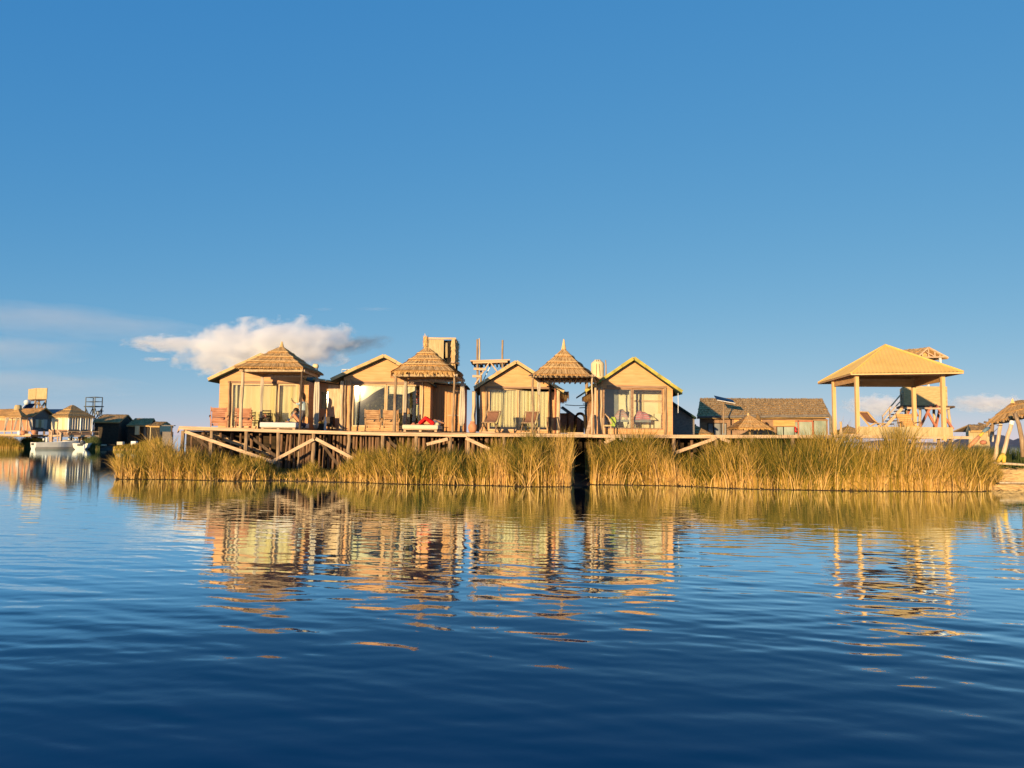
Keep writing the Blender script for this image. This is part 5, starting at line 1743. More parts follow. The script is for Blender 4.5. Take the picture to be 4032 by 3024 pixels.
def walls(parent, pts, z0, z1, mats, th=.08):
    """outline pts (xy, ring order), one wall each"""
    n = len(pts)
    c = sum((Vector((p[0], p[1], 0)) for p in pts), Vector()) / n
    for i in range(n):
        a, b = Vector((pts[i][0], pts[i][1], 0)), Vector((pts[(i + 1) % n][0], pts[(i + 1) % n][1], 0))
        d = (b - a).normalized()
        nrm = Vector((d.y, -d.x, 0))
        if (c - a).dot(nrm) < 0:
            nrm = -nrm
        a, b = a + d * (th + .003), b - d * .0
        MB().prism([(a.x, a.y, z0), (b.x, b.y, z0), (b.x, b.y, z1), (a.x, a.y, z1)], nrm * th).build('wall', mats[i % len(mats)], parent)


VZ = 1.95
VOFF = 7.0
# --- long red-walled house
t = thing('reed_house', 'long red walled reed house with white curtains, across the channel', 'house', (-51.5, 85, VZ), 'reed houses across the channel')
EB = W(128, 1641, 83.5)
EA = W(-70, 1639, 92)
RB = W(182, 1609, 87.5)
RA = W(-20, 1609, 96)
dz = (EA.z + EB.z) / 2
EA.z = EB.z = dz
RA.z = RB.z = (RA.z + RB.z) / 2
rf, EC, ED = gable(t, EA, EB, RA, RB, n=1500, mat=THATCH)
ins = lambda p, q, k=.06: p + (q - p) * k
c_ = (EA + EB + EC + ED) / 4
ring = [ins(EA, c_), ins(EB, c_, .10), ins(EC, c_, .1), ins(ED, c_)]
walls(t, ring, VZ, dz - .05, [REDWALL, GREYTH, GREYTH, REDWALL])
p, q = ring[1], ring[2]
m_ = MB().prism([(p.x, p.y, dz - .05), (q.x, q.y, dz - .05), ((p.x + q.x) / 2, (p.y + q.y) / 2, RB.z - .2)], (.08, 0, 0))
m_.build('gable', GREYTH, t)
MB().beam(ring[0] + Vector((.0, -.15, -.35)), ring[1] + Vector((-.3, -.15, -.35)), .08, .3).build('frieze', RAKE, t)


def on_line(a, b, px, py):
    """point of the vertical wall a-b seen at pixel px"""
    for i in range(400):
        s = i / 399
        P_ = a.lerp(b, s)
        if abs(W(px, py, P_.y - VOFF).x - P_.x) < .09:
            return P_
    return a.lerp(b, .5)


wc = [(140, 171, GREYTH, 'dark slatted curtain'), (172, 180, CLOTHW, 'c')]
for i, (a, b) in enumerate(((140, 148), (152, 158), (163, 169))):
    p = on_line(ring[1], ring[2], (a + b) / 2, 1670)
    MB().box(p.x + .06, p.x + .16, p.y - .25, p.y + .25, VZ + .45, dz - .35).build('curtain_panel', MATS['cream_board'] if i != 1 else MATV, t)
p = on_line(ring[1], ring[2], 176, 1670)
MB().box(p.x + .06, p.x + .18, p.y - .35, p.y + .35, VZ + .3, dz - .3).build('door_panel', CLOTHW, t)

# its canopy with tied curtains
t = thing('thatched_canopy', 'small four post thatched canopy before the red walled house', 'canopy', W(65, 1710, 82), 'thatched canopies across the channel')
cs = [W(18, 1642, 81.5), W(84, 1642, 79.8), W(113, 1643, 83), W(45, 1643, 85)]
zc = sum(c.z for c in cs) / 4
cs = [Vector((c.x, c.y, zc)) for c in cs]
rf = thatch_pyramid(t, cs, W(70, 1606, 82.3), layers=3, blades_n=420, fringe=.1, mat=THATCH, bind=False)
MB().lathe([(.42, -.1), (.36, .35), (.30, .5), (.05, .52)], W(71, 1612, 82.3), 10).build('finial', MATV, rf)
for c in cs:
    m = (cs[0] + cs[2]) / 2
    p = c.lerp(m, .12)
    MB().pole((p.x, p.y, VZ), (p.x, p.y, zc), .09, .08).build('post', POLEL, t)
for i in range(4):
    a, b = cs[i].lerp((cs[0] + cs[2]) / 2, .12), cs[(i + 1) % 4].lerp((cs[0] + cs[2]) / 2, .12)
    MB().beam(a + Vector((0, 0, -.06)), b + Vector((0, 0, -.06)), .1, .12).build('beam', POLEL, t)
GV = 'canopy curtains across the channel'
for a, b, sk, lab in ((24, 34, -.35, 'white curtain pulled aside at the far post of the small canopy'), (60, 70, -.3, 'white curtain falling straight at the middle post of the small canopy'),
                      (70, 80, .55, 'white curtain swept sideways at the middle post of the small canopy'), (108, 125, .25, 'broad white curtain at the corner nearest the pale house')):
    Yc = 81 if a < 100 else 82
    curtain('canopy_curtain', lab, X(a, Yc), X(b, Yc), Yc + VOFF, Z(a, 1696 if a < 90 else 1703, Yc), Z(a, 1644, Yc), CLOTHW, 3, .06, GV, gather=[(0, 1), (.5, .9), (1, .35 if a > 100 else .6)], skew=sk)
m_ = thing('veranda', 'low wooden veranda with a rail below the small canopy', 'veranda', W(70, 1715, 81))
MB().prism([W(-80, 1712, 82), W(120, 1712, 80.5), W(200, 1712, 84.5), W(200, 1712, 84.5) + Vector((-2, 9, 0)), W(-80, 1712, 96)], (0, 0, -.25)).build('floor', DECKM, m_)
MB().beam(W(-80, 1714, 81.9), W(122, 1713, 80.4), .08, .3).build('edge_board', PLANK, m_)
MB().beam(W(-80, 1698, 81.9), W(100, 1697, 80.6), .08, .14).build('rail', PLANK, m_)
for p in (18, 46, 84):
    MB().beam(W(p, 1714, 81.2), W(p, 1697, 81.2), .1, .1).build('baluster', POLEL, m_)
for i, (p, y) in enumerate(((92, 1713), (135, 1711))):
    o = MB().lathe([(.16, 0), (.26, .1), (.30, .45), (.24, .5), (.02, .4)], W(p, y, 80.6), 12).build('flower_pot', TERRA, org=W(p, y, 80.6), smooth=True)
    tag(o, ('orange flower pot on the veranda under the swept curtain', 'orange flower pot at the corner of the red walled house')[i], 'pot')
o = MB().lathe([(.15, 0), (.2, .1), (.2, .5), (.02, .5)], W(76, 1714, 80.5), 10).build('white_bucket', METALW, org=W(76, 1714, 80.5), smooth=True)
tag(o, 'white bucket on the veranda edge below the small canopy', 'bucket')

# --- reed clad tank tower
t = thing('water_tower', 'square reed clad tank box on tall braced legs behind the red walled house', 'tower', W(150, 1700, 97))
TA, TB, TC = W(114, 1529, 98), W(142, 1528, 95.5), W(186, 1529, 95.2)
Zt, Zb = TB.z, Z(142, 1571, 95.5)
ring = [TA, TB, TC, TA + (TC - TB)]
walls(t, ring, Zb, Zt, [MAT_, MATV, MATV, MAT_])
MB().prism([(p.x, p.y, Zb - .01) for p in ring], (0, 0, -.18)).build('platform', POLED, t)
MB().prism([(p.x, p.y, Zt - .25) for p in [q.lerp((TA + TC) / 2, .1) for q in ring]], (0, 0, -.1)).build('lid', POLED, t)
cen = (TA + TC) / 2
for p in ring:
    p2 = p.lerp(cen, .08)
    MB().pole((p2.x, p2.y, VZ - 1), (p2.x, p2.y, Zb - .15), .13, .11).build('leg', POLE, t)
for i in range(4):
    a, b = ring[i].lerp(cen, .08), ring[(i + 1) % 4].lerp(cen, .08)
    MB().beam((a.x, a.y, Zb - 2.2), (b.x, b.y, Zb - .2), .08, .08).build('brace', POLE, t)
    MB().beam((b.x, b.y, Zb - 2.2), (a.x, a.y, Zb - .2), .08, .08).build('brace', POLE, t)
t = thing('solar_heater', 'white solar water heater drum with a slanted collector beside the reed clad tank tower', 'solar heater', W(100, 1620, 93))
MB().tube([W(104, 1584, 93), W(113, 1582, 94)], .30, 14).build('drum', METALW, t, smooth=True)
a, b = W(88, 1608, 92.5), W(106, 1588, 93.3)
MB().prism([a, b, b + Vector((.5, .9, 0)), a + Vector((.5, .9, 0))], (0, 0, -.12)).build('collector', SOLAR, t)
MB().beam(a, b, .1, .18).build('frame', METALW, t)
MB().beam(W(112, 1590, 93.5), W(113, 1612, 93.5), .1, .1).build('leg', METALW, t)
o = MB().prism([W(190, 1628, 97), W(262, 1628, 94), W(256, 1611, 96), W(190, 1611, 99)], (0, .1, -.12)).build('blue_roof', MATS['solar_cells'], org=W(225, 1625, 96))
tag(o, 'row of dark blue solar panels between the two roofs', 'solar panel')
MB().beam(W(200, 1627, 97), W(200, 1720, 97), .12, .12).build('leg', POLED, o)
MB().beam(W(252, 1627, 95), W(252, 1720, 95), .12, .12).build('leg', POLED, o)

# --- pale house with hip roof on stilts
t = thing('stilt_house', 'pale curtain walled house with a shaggy hip roof standing on stilts by the boats', 'house', W(280, 1716, 84), 'reed houses across the channel')
CB, CA, CD = W(270, 1640, 83), W(203, 1640, 85.0), W(362, 1640, 85.2)
ring = [CA, CB, CD, CA + (CD - CB)]
cen = (CA + CD) / 2
zE = CB.z
zF = Z(270, 1692, 83)
walls(t, ring, zF, zE + .02, [CREAML, MATS['white_cloth'], CREAM, CREAM])
big = [cen + (Vector((p.x, p.y, 0)) - Vector((cen.x, cen.y, 0))) * 1.12 for p in ring]
big = [Vector((p.x, p.y, zE - .05)) for p in big]
apx = W(286, 1601, cen.y)
rf = thatch_pyramid(t, big, (cen.x + .0, cen.y, apx.z), layers=3, conc=.85, blades_n=900, fringe=.28, thick=.14, mat=THATCHO, bind=False)
for k in range(3):
    p = big[1].lerp(big[0], .05 + k * .3)
for i in range(9):
    p = CB.lerp(CD, (i + .5) / 9)
    MB().box(p.x + .03, p.x + .11, p.y - .10, p.y + .10, zF + .05, zE - .1).build('curtain_panel', CLOTHW if i % 3 else MATS['cream_board'], t)
for i in range(5):
    p = CB.lerp(CA, (i + .3) / 5)
    MB().box(p.x - .16, p.x + .16, p.y - .11, p.y - .02, zF + .05, zE - .1).build('curtain_panel', CREAM if i % 2 else CREAML, t)
for s in (0, .5, 1):
    p = CB.lerp(CD, s)
    MB().beam((p.x + .08, p.y - .05, zF - .3), (p.x + .08, p.y - .05, zE), .12, .12).build('post', METALW, t)
MB().beam(W(268, 1695, 82.6), W(372, 1695, 86), .12, .16).build('beam', POLE, t)
dk = [CA + Vector((-2.2, -1.2, 0)), CB + Vector((0, -1.6, 0)), CD + Vector((1.5, -1, 0)), ring[3] + Vector((0, 1, 0))]
zD = Z(270, 1713, 82)
MB().prism([(p.x, p.y, zD) for p in dk], (0, 0, -.2)).build('floor', PLANK, t)
MB().prism([(p.x, p.y, zD + .01) for p in ring], (0, 0, zF - zD - .02)).build('plinth', MATS['brown_timber'], t)
for a, b in ((0, 1), (1, 2)):
    for s in (0.05, .3, .55, .8):
        p = dk[a].lerp(dk[b], s)
        MB().pole((p.x, p.y, -.3), (p.x, p.y, zD - .21), .11).build('stilt', POLED if s == .3 else POLE, t)
        MB().beam((p.x, p.y, zD), (p.x, p.y, zD + .42), .08, .08).build('baluster', POLE, t)
MB().beam(dk[1] * 1 + Vector((0, 0, zD + .42 - dk[1].z)), dk[2] + Vector((0, 0, zD + .42 - dk[2].z)), .07, .10).build('rail', POLE, t)
t = thing('boarding_steps', 'pinkish boarding steps with two handrails leading down from the stilt house', 'stairs', W(220, 1740, 80.5))
for a, b, c in (((194, 1692), (206, 1703), 1742), ((226, 1693), (242, 1710), 1735)):
    MB().beam(W(*a, 80), W(*b, 80), .10, .14).build('handrail', MATS['pale_plank'], t)
    MB().beam(W(b[0] - 3, b[1] - 2, 80), W(b[0] - 4, c, 80), .15, .15).build('post', PLANK, t)
    MB().beam(W(a[0], a[1], 80), W(a[0] + 1, 1738, 80.5), .12, .12).build('post', PLANK, t)
for i in range(4):
    p = W(212 + i * 1.5, 1718 + i * 7, 81.2 - i * .3)
    MB().box(p.x - .55, p.x + .55, p.y - .15, p.y + .15, p.z - .05, p.z).build('tread', PLANK, t)

# --- jetty, mooring posts
t = thing('jetty', 'low pale jetty between the boats and the stilt house', 'jetty', W(230, 1745, 82))
MB().prism([W(170, 1748, 82.5), W(230, 1748, 80.5), W(420, 1752, 84), W(420, 1750, 88), W(250, 1744, 86)], (0, 0, -.15)).build('floor', PLANK, t)
for i, (p, y0_, y1_, Yc) in enumerate(((172, 1744, 1722, 82.5), (184, 1744, 1723, 81.8), (272, 1740, 1722, 83.5), (287, 1738, 1724, 83.7), (300, 1740, 1726, 83.9))):
    b_ = W(p, y0_, Yc)
    b_.z = min(b_.z, .6)
    o = MB().lathe([(.13, -.3), (.13, W(p, y1_, Yc).z - b_.z - .06), (.09, W(p, y1_, Yc).z - b_.z), (.01, W(p, y1_, Yc).z - b_.z + .01)], b_, 10).build('mooring_post', METALW, org=b_, smooth=True)
    tag(o, 'short white mooring post on the jetty near the boats', 'post', 'white mooring posts')

# --- boats
VOFF = 0.0
def boat(label, SL, SR, BW, h, group, cargo=False):
    """SL, SR stern corners, BW bow at the waterline"""
    SL, SR, BW = map(Vector, (SL, SR, BW))
    r = thing('boat', label, 'boat', ((SL + BW) / 2).to_tuple(), group)
    ax = BW - (SL + SR) / 2
    Lh = ax.length
    d = ax.normalized()
    s = ((SR - SL) - d * (SR - SL).dot(d)).normalized()
    w_ = (SR - SL).length / 2
    m0 = (SL + SR) / 2
    m_ = MB()
    secs, NS = [], 14
    for i in range(NS + 1):
        u = i / NS
        wd_ = w_ * (1 - max(0, (u - .45) / .55) ** 2.2) * (1 + .12 * math.sin(u * 3.1))
        sh = h * (1 + .35 * u ** 2)
        c = m0 + d * (Lh * u * 1.0)
        over = d * (.35 * u ** 3)
        prof = [(-1, sh), (-.86, .25), (-.5, -.05), (0, -.12), (.5, -.05), (.86, .25), (1, sh)]
        inner = [(.88, sh), (.7, .2), (0, .1), (-.7, .2), (-.88, sh)]
        row = []
        for q, z in prof:
            row.append(c + over * max(z / sh, 0) + s * (q * max(wd_, .03)) + Vector((0, 0, z - c.z)))
        for q, z in inner:
            row.append(c + over * max(z / sh, 0) + s * (q * max(wd_, .03)) + Vector((0, 0, z - c.z)))
        secs.append(row)
    n = len(secs[0])
    o0 = [p for r_ in secs for p in r_]
    fs = []
    for i in range(NS):
        for k in range(n):
            k2 = (k + 1) % n
            fs.append((i * n + k, i * n + k2, (i + 1) * n + k2, (i + 1) * n + k))
    fs.append(tuple(range(7)))
    m_.add(o0, fs)
    m_.build('hull', BOATW, r)
    for u in (.3, .62):
        c = m0 + d * (Lh * u)
        MB().beam(c - s * w_ * .85 + Vector((0, 0, h * .8 - c.z)), c + s * w_ * .85 + Vector((0, 0, h * .8 - c.z)), .25, .05).build('thwart', PLANK, r)
    c = m0 + Vector((0, 0, h * .75 - m0.z)) - d * .06
    MB().beam(c - s * .25, c + s * .25, .12, .22).build('motor_notch', METALD, r)
    return r


boat('long white boat with a square stern moored along the jetty', W(110, 1767, 84.6), W(150, 1768, 83.6), W(297, 1764, 87.2), .72, 'white boats at the jetty')
boat('shorter white boat with its engine tilted, moored behind the long one', W(299, 1768, 85.2), W(330, 1769, 84.4), W(357, 1764, 89), .68, 'white boats at the jetty')
t = thing('outboard_motor', 'dark outboard motor on the stern of the shorter white boat', 'motor', W(330, 1750, 84))
MB().blob(W(325, 1744, 84.1), (.28, .22, .24), 10, 8).build('cowling', METALD, t, smooth=True)
MB().beam(W(329, 1748, 84.1), W(333, 1766, 84.0), .12, .12).build('leg', METALW, t)
o = MB().blob(W(322, 1741, 84.6), (.15, .15, .2), 8, 6).build('white_float', METALW, org=W(322, 1741, 84.6), smooth=True)
tag(o, 'small white float lying in the shorter boat', 'float')
VOFF = 7.0
for i, (p, y, rx, lab, mt) in enumerate(((258, 1739, .5, 'pale sack lying on the jetty behind the boats', CLOTHW), (274, 1742, .36, 'small grey sack on the jetty nearer the mooring posts', MATS['grey_board']))):
    o = MB().blob(W(p, y, 83), (rx, .3, .22), 12, 8, .06).build('sack', mt, org=W(p, y, 83), smooth=True)
    tag(o, lab, 'sack')
t = thing('pale_crate', 'slatted pale crate under the stilt house by the green reeds', 'crate', W(322, 1740, 85))
a, b = X(309, 85), X(335, 85)
MB().box(a, b, 92, 92.6, .5, Z(320, 1718, 85)).build('box', MATV, t)
MB().box(a - .04, b + .04, 91.94, 92.66, Z(320, 1718, 85), Z(320, 1716, 85)).build('lid', METALW, t)

# --- open metal scaffold tower
t = thing('metal_tower', 'open dark metal scaffold tower with a railed platform', 'tower', W(372, 1690, 98))
F0, F1, F2 = W(337, 1598, 99), W(373, 1598, 97.5), W(402, 1599, 98.5)
ring = [F0, F1, F2, F0 + (F2 - F1)]
zP, zT = F1.z, Z(372, 1563, 97.5)
cen = (F0 + F2) / 2
MB().prism([(p.x, p.y, zP) for p in [cen + (q - cen) * 1.22 for q in ring]], (0, 0, -.12)).build('platform', METALD, t)
for i in range(4):
    p, q = ring[i], ring[(i + 1) % 4]
    MB().beam((p.x, p.y, VZ - 1), (p.x, p.y, zT), .09, .09).build('leg', METALD, t)
    for z in (zT, (zT + zP) / 2):
        MB().beam((p.x, p.y, z), (q.x, q.y, z), .07, .07).build('rail', METALD, t)
    MB().beam((p.x, p.y, zP - .2), (q.x, q.y, zP - 2.6), .08, .08).build('brace', METALD, t)
    MB().beam((q.x, q.y, zP - .2), ((p.x + q.x) / 2, (p.y + q.y) / 2, zP - 2.6), .08, .08).build('brace', METALD, t)
MB().prism([W(384, 1618, 97), W(408, 1617, 98), W(408, 1617, 99.5), W(384, 1617, 99)], (0, 0, -.1)).build('lower_platform', METALD, t)
o = MB().tube([W(389, 1637, 98.2), W(389, 1621, 98.2)], .14, 8).build('white_canister', METALW, org=W(389, 1637, 98.2), smooth=True)
tag(o, 'small white canister hung under the lower platform of the metal tower', 'canister')
MB().beam(W(371, 1636, 97.3), W(385, 1619, 97.3), .06, .1).build('stair_rail', METALD, t)

# --- dark houses in shadow
def shade_house(label, ea, eb, ra, rb, Y0, Y1_, wallm, zbot=-.15, roofm=None, n=900):
    t_ = thing('reed_house', label, 'house', W((ea[0] + eb[0]) / 2, 1745, Y0), 'reed houses across the channel')
    EA_, EB_, RA_, RB_ = W(*ea, Y0), W(*eb, Y0), W(*ra, Y1_), W(*rb, Y1_)
    EA_.z = EB_.z = (EA_.z + EB_.z) / 2
    RA_.z = RB_.z = (RA_.z + RB_.z) / 2
    rf_, EC_, ED_ = gable(t_, EA_, EB_, RA_, RB_, mat=roofm or THATCHO, n=n)
    c_ = (EA_ + EB_ + EC_ + ED_) / 4
    rg = [EA_.lerp(c_, .07), EB_.lerp(c_, .07), EC_.lerp(c_, .07), ED_.lerp(c_, .07)]
    walls(t_, rg, zbot, EA_.z - .05, wallm)
    for i_, j_, R_ in ((1, 2, RB_), (0, 3, RA_)):
        p_, q_ = rg[i_], rg[j_]
        mid = (p_ + q_) / 2
        MB().prism([(p_.x, p_.y, EA_.z - .05), (q_.x, q_.y, EA_.z - .05), (mid.x, mid.y, R_.z - .25)], (.08 if i_ == 0 else -.08, 0, 0)).build('gable', wallm[1 % len(wallm)], t_)
    return t_, rg


hc, rg = shade_house('dark shaded reed house with only its ridge in sunlight, behind the stilt house', (366, 1660), (470, 1664), (407, 1632), (505, 1632), 91, 95, [SHADEW, SHADEW])
hd, rg = shade_house('dark shaded reed house with a slanting strip of sun on its roof', (498, 1675), (588, 1677), (534, 1648), (607, 1647), 92, 95.5, [SHADEW, SHADEW])
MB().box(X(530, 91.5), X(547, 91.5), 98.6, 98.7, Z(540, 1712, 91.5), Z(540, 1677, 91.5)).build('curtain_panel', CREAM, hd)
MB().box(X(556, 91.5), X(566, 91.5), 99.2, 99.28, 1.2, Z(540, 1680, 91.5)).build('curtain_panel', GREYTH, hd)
he, rg = shade_house('small dark reed house with a sunlit gable next to the tall reeds', (588, 1678), (628, 1679), (614, 1661), (657, 1661), 88, 90.5, [SHADEW, CREAM])  # cream gable carries its sunlight as colour
o = MB().beam(W(640, 1676, 88), W(688, 1676, 88), .5, .1).build('lean_roof', GREYTH, org=W(660, 1680, 88))
tag(o, 'flat reed lean-to roof running toward the deck from the smallest dark house', 'roof')
MB().pole(W(676, 1720, 88), W(676, 1677, 88), .1).build('post', POLED, o)
MB().box(X(640, 89), X(686, 89), 95.6, 95.8, .4, Z(660, 1700, 89)).build('screen', GREYTH, o)
for i, (a, b, lab, mt) in enumerate(((517, 537, 'white boxy cooler standing at the water before the dark houses', METALW), (462, 485, 'grey shaded box at the water before the dark houses', CLOTHW))):
    Yc = 80
    bx = rounded(MB().box(X(a, Yc), X(b, Yc), Yc + VOFF, Yc + VOFF + .5, Z(a, 1754 - i * 2, Yc), Z(a, 1737 + i * 2, Yc)).build('cooler_box', mt, org=(X(a, Yc), Yc + VOFF, Z(a, 1754, Yc))), .05)
    tag(bx, lab, 'box')
mb = MB()
P = []
for v in range(6):
    P.append([((p - 2016) / FPX * (86 + v * 5), 86 + v * 5 + .4 * math.sin(p * .07), (-.15 if v == 0 else .15 + .05 * v)) for p in range(400, 690, 8)])
mb.grid(P)
mb.build('far_bank', MUD, smooth=True, kind='structure')
mb = MB()
P = []
for v in range(8):
    P.append([((p - 2016) / FPX * (89 + v * 3) + .2 * math.sin(p), 89 + v * 3 + .3 * math.sin(p * .11), (-.15 if v == 0 else .12 + .03 * v)) for p in range(-260, 412, 12)])
mb.grid(P)
mb.build('village_ground', MUD, smooth=True, kind='structure')
# reed clumps there
def far_clump(name, p0, p1, Y0, Y1_, top, n, seed, mat):
    g = np.random.default_rng(seed)
    p = g.uniform(p0, p1, n)
    y = g.uniform(Y0, Y1_, n)
    hz = 1729 + 0.012 * (p - 2016)
    tp_ = np.interp(p, [a for a, b in top], [b for a, b in top])
    zt_ = 1.7 + (hz - tp_) / FPX * y
    hh = np.maximum(zt_ * (0.35 + .65 * g.beta(3, 1.5, n)) * np.clip(.5 + (y - Y0) / (Y1_ - Y0), .5, 1), .25)
    return blades(name, np.stack([(p - 2016) / FPX * y, y, np.full(n, -.02)], 1), hh, g.normal(0, .16, (n, 2)) * hh[:, None], g.uniform(.035, .07, n), np.clip(g.normal(.5, .2, n), 0, 1), mat, 'stuff')


far_clump('channel_reeds', -150, 105, 84.8, 88, [(-150, 1706), (20, 1706), (70, 1716), (108, 1752)], 5200, 21, REED)
far_clump('shaded_channel_reeds', 96, 200, 88, 92, [(96, 1716), (130, 1712), (180, 1716), (200, 1735)], 3600, 25, REEDG)  # shadow on these reeds is given by the darker green material
far_clump('channel_green_reeds', 338, 402, 86, 91, [(338, 1728), (360, 1712), (385, 1712), (402, 1735)], 2600, 22, REEDG)
far_clump('dark_bank_reeds', 455, 640, 84.5, 87.5, [(455, 1752), (540, 1738), (600, 1722), (640, 1700)], 1500, 23, REED)

VOFF = 0.0
# ================================================================== PEOPLE
def limb(mb_, pts, rs, n=10):
    mb_.tube(pts, rs, n)
    for p, r_ in zip(pts, rs):
        mb_.blob(p, r_ * .99, 10, 6)


def remesh(o, v, smooth=6):
    m = o.modifiers.new('one_skin', 'REMESH')
    m.mode = 'VOXEL'
    m.voxel_size = v
    m.use_smooth_shade = True
    s = o.modifiers.new('soften', 'SMOOTH')
    s.factor, s.iterations = .5, smooth
    return o


def hand(mb_, wrist, d, up, size=1.0, curl=.5):
    wrist, d, up = Vector(wrist), Vector(d).normalized(), Vector(up)
    s = d.cross(up).normalized()
    up = s.cross(d).normalized()
    mb_.blob(wrist + d * .045 * size, (.026 * size, .026 * size, .026 * size), 8, 6)
    limb(mb_, [wrist, wrist + d * .05 * size, wrist + d * .085 * size], [.023 * size, .034 * size, .036 * size], 8)
    for i, (q, L) in enumerate(((-.030, .062), (-.010, .074), (.010, .070), (.029, .055))):
        b = wrist + d * .085 * size + s * q * size
        k = b + (d * math.cos(curl) - up * math.sin(curl)) * L * .55 * size
        e = k + (d * math.cos(curl * 2) - up * math.sin(curl * 2)) * L * .5 * size
        limb(mb_, [b, k, e], [.0095 * size, .009 * size, .0075 * size], 7)
    b = wrist + d * .03 * size - s * .030 * size
    limb(mb_, [b, b + (d * .6 - s * .8).normalized() * .035 * size, b + (d * .9 - s * .6).normalized() * .062 * size], [.012 * size, .011 * size, .009 * size], 7)


def head(mb_, c, fwd, r=.105):
    c, f = Vector(c), Vector(fwd).normalized()
    mb_.blob(c, (r * .78 if abs(f.x) < .7 else r * .92, r * .92 if abs(f.x) < .7 else r * .78, r * 1.08), 14, 10)
    mb_.blob(c + f * r * .35 - Vector((0, 0, r * .55)), (r * .55, r * .55, r * .5), 10, 8)
    mb_.tube([c + f * r * .80 + Vector((0, 0, r * .15)), c + f * r * 1.10 - Vector((0, 0, r * .22))], [.012, .02], 7)
    s = f.cross(Vector((0, 0, 1))).normalized()
    for q in (-1, 1):
        mb_.blob(c + s * q * r * .80 - Vector((0, 0, r * .1)), (.014, .02, .03), 7, 6)
    mb_.blob(c + f * r * .86 - Vector((0, 0, r * .62)), (.02, .02, .012), 7, 5)
    return c, f, s


def eyes(parent, c, f, s, r=.105):
    for q in (-1, 1):
        MB().blob(c + f * r * .84 + s * q * r * .34 + Vector((0, 0, r * .08)), (.013, .013, .010), 8, 6).build('eye', HAIR, parent, smooth=True)


# --- standing person, turned to the side and holding up a phone
PYp = 35.95
hx, hz_ = X(1191, PYp, 1557), Z(1191, 1557, PYp)
r = thing('person', 'standing person with long dark hair in a pale blue shirt holding up a phone', 'person', (hx, PYp, DZ))
F = Vector((-1, -.12, 0)).normalized()
hp_ = Vector((hx + .03, PYp, DZ + .92))
sh = Vector((hx + .02, PYp, hz_ - .30))
b = MB()
c, f, s = head(b, (hx, PYp, hz_), F)
limb(b, [hp_, hp_ + Vector((0, 0, .2)), sh - Vector((0, 0, .12)), sh], [.145, .125, .15, .11])
limb(b, [sh, Vector((hx, PYp, hz_ - .08))], [.055, .05])
for q, fw in ((-1, .10), (1, -.08)):
    hj = hp_ + Vector((0, q * .09, -.05))
    kn = Vector((hx + .03 - fw * .6, PYp + q * .10, DZ + .49))
    an = Vector((hx + .05 - fw, PYp + q * .11, DZ + .09))
    limb(b, [hj, kn, an], [.088, .060, .040])
    b.tube([an + Vector((.05, 0, -.05)), an + Vector((-.06, 0, -.05)), an + Vector((-.17, 0, -.065))], [.035, .042, .028], 8)
el_ = W(1173, 1592, PYp - .22)
wr = W(1155, 1583, PYp - .32)
s1 = sh + Vector((-.02, -.17, -.04))
limb(b, [s1, el_, wr], [.05, .042, .028])
hand(b, wr, Vector((-.55, 0, .8)), Vector((.8, 0, .55)), 1.0, .6)
s2 = sh + Vector((.03, .17, -.04))
e2 = s2 + Vector((.10, .05, -.28))
w2 = e2 + Vector((-.06, 0, -.25))
limb(b, [s2, e2, w2], [.05, .042, .028])
hand(b, w2, (0, 0, -1), (1, 0, 0), 1.0, .4)
body = remesh(b.build('body', SKIN, r, smooth=True), .011, 3)
eyes(r, c, f, s)
b = MB()
limb(b, [hp_ + Vector((0, 0, .05)), hp_ + Vector((0, 0, .22)), sh - Vector((0, 0, .12)), sh + Vector((0, 0, -.02))], [.165, .15, .168, .115])
limb(b, [s1, el_.lerp(s1, .0)], [.064, .056])
limb(b, [el_, el_.lerp(wr, .35)], [.056, .048])
limb(b, [s2, e2], [.064, .056])
remesh(b.build('shirt', SHIRTB, r, smooth=True), .016)
b = MB()
limb(b, [hp_ + Vector((0, 0, .06)), hp_ + Vector((0, 0, -.06))], [.158, .16])
for q, fw in ((-1, .10), (1, -.08)):
    limb(b, [hp_ + Vector((0, q * .09, -.05)), hp_ + Vector((-fw * .3, q * .095, -.24))], [.105, .098])
remesh(b.build('shorts', SHORTS, r, smooth=True), .016)
b = MB()
b.blob((hx + .018, PYp, hz_ + .022), (.108, .098, .115), 14, 10)
limb(b, [Vector((hx + .07, PYp, hz_ + .0)), Vector((hx + .085, PYp + .01, hz_ - .14)), Vector((hx + .10, PYp + .02, hz_ - .30))], [.085, .08, .045])
limb(b, [Vector((hx + .03, PYp - .075, hz_)), Vector((hx + .05, PYp - .09, hz_ - .15))], [.045, .04])
remesh(b.build('hair', HAIR, r, smooth=True), .014)
ph = wr + Vector((-.055, -.02, .10))
o = rounded(MB().beam(ph + Vector((.01, 0, -.07)), ph + Vector((-.03, 0, .08)), .012, .075, (0, 1, 0)).build('phone', METALD, org=ph), .004)
tag(o, 'dark phone held up in the hand of the standing person', 'phone')
o = curtain('shoulder_cloth', 'khaki cloth hanging from the shoulder of the standing person', hx + .13, hx + .27, PYp - .02, hz_ - 1.03, hz_ - .27, KHAKI, 3, .035, gather=[(0, .45), (.25, .8), (.7, 1.1), (.9, .9), (1, .5)], skew=.05)
o['category'] = 'cloth'

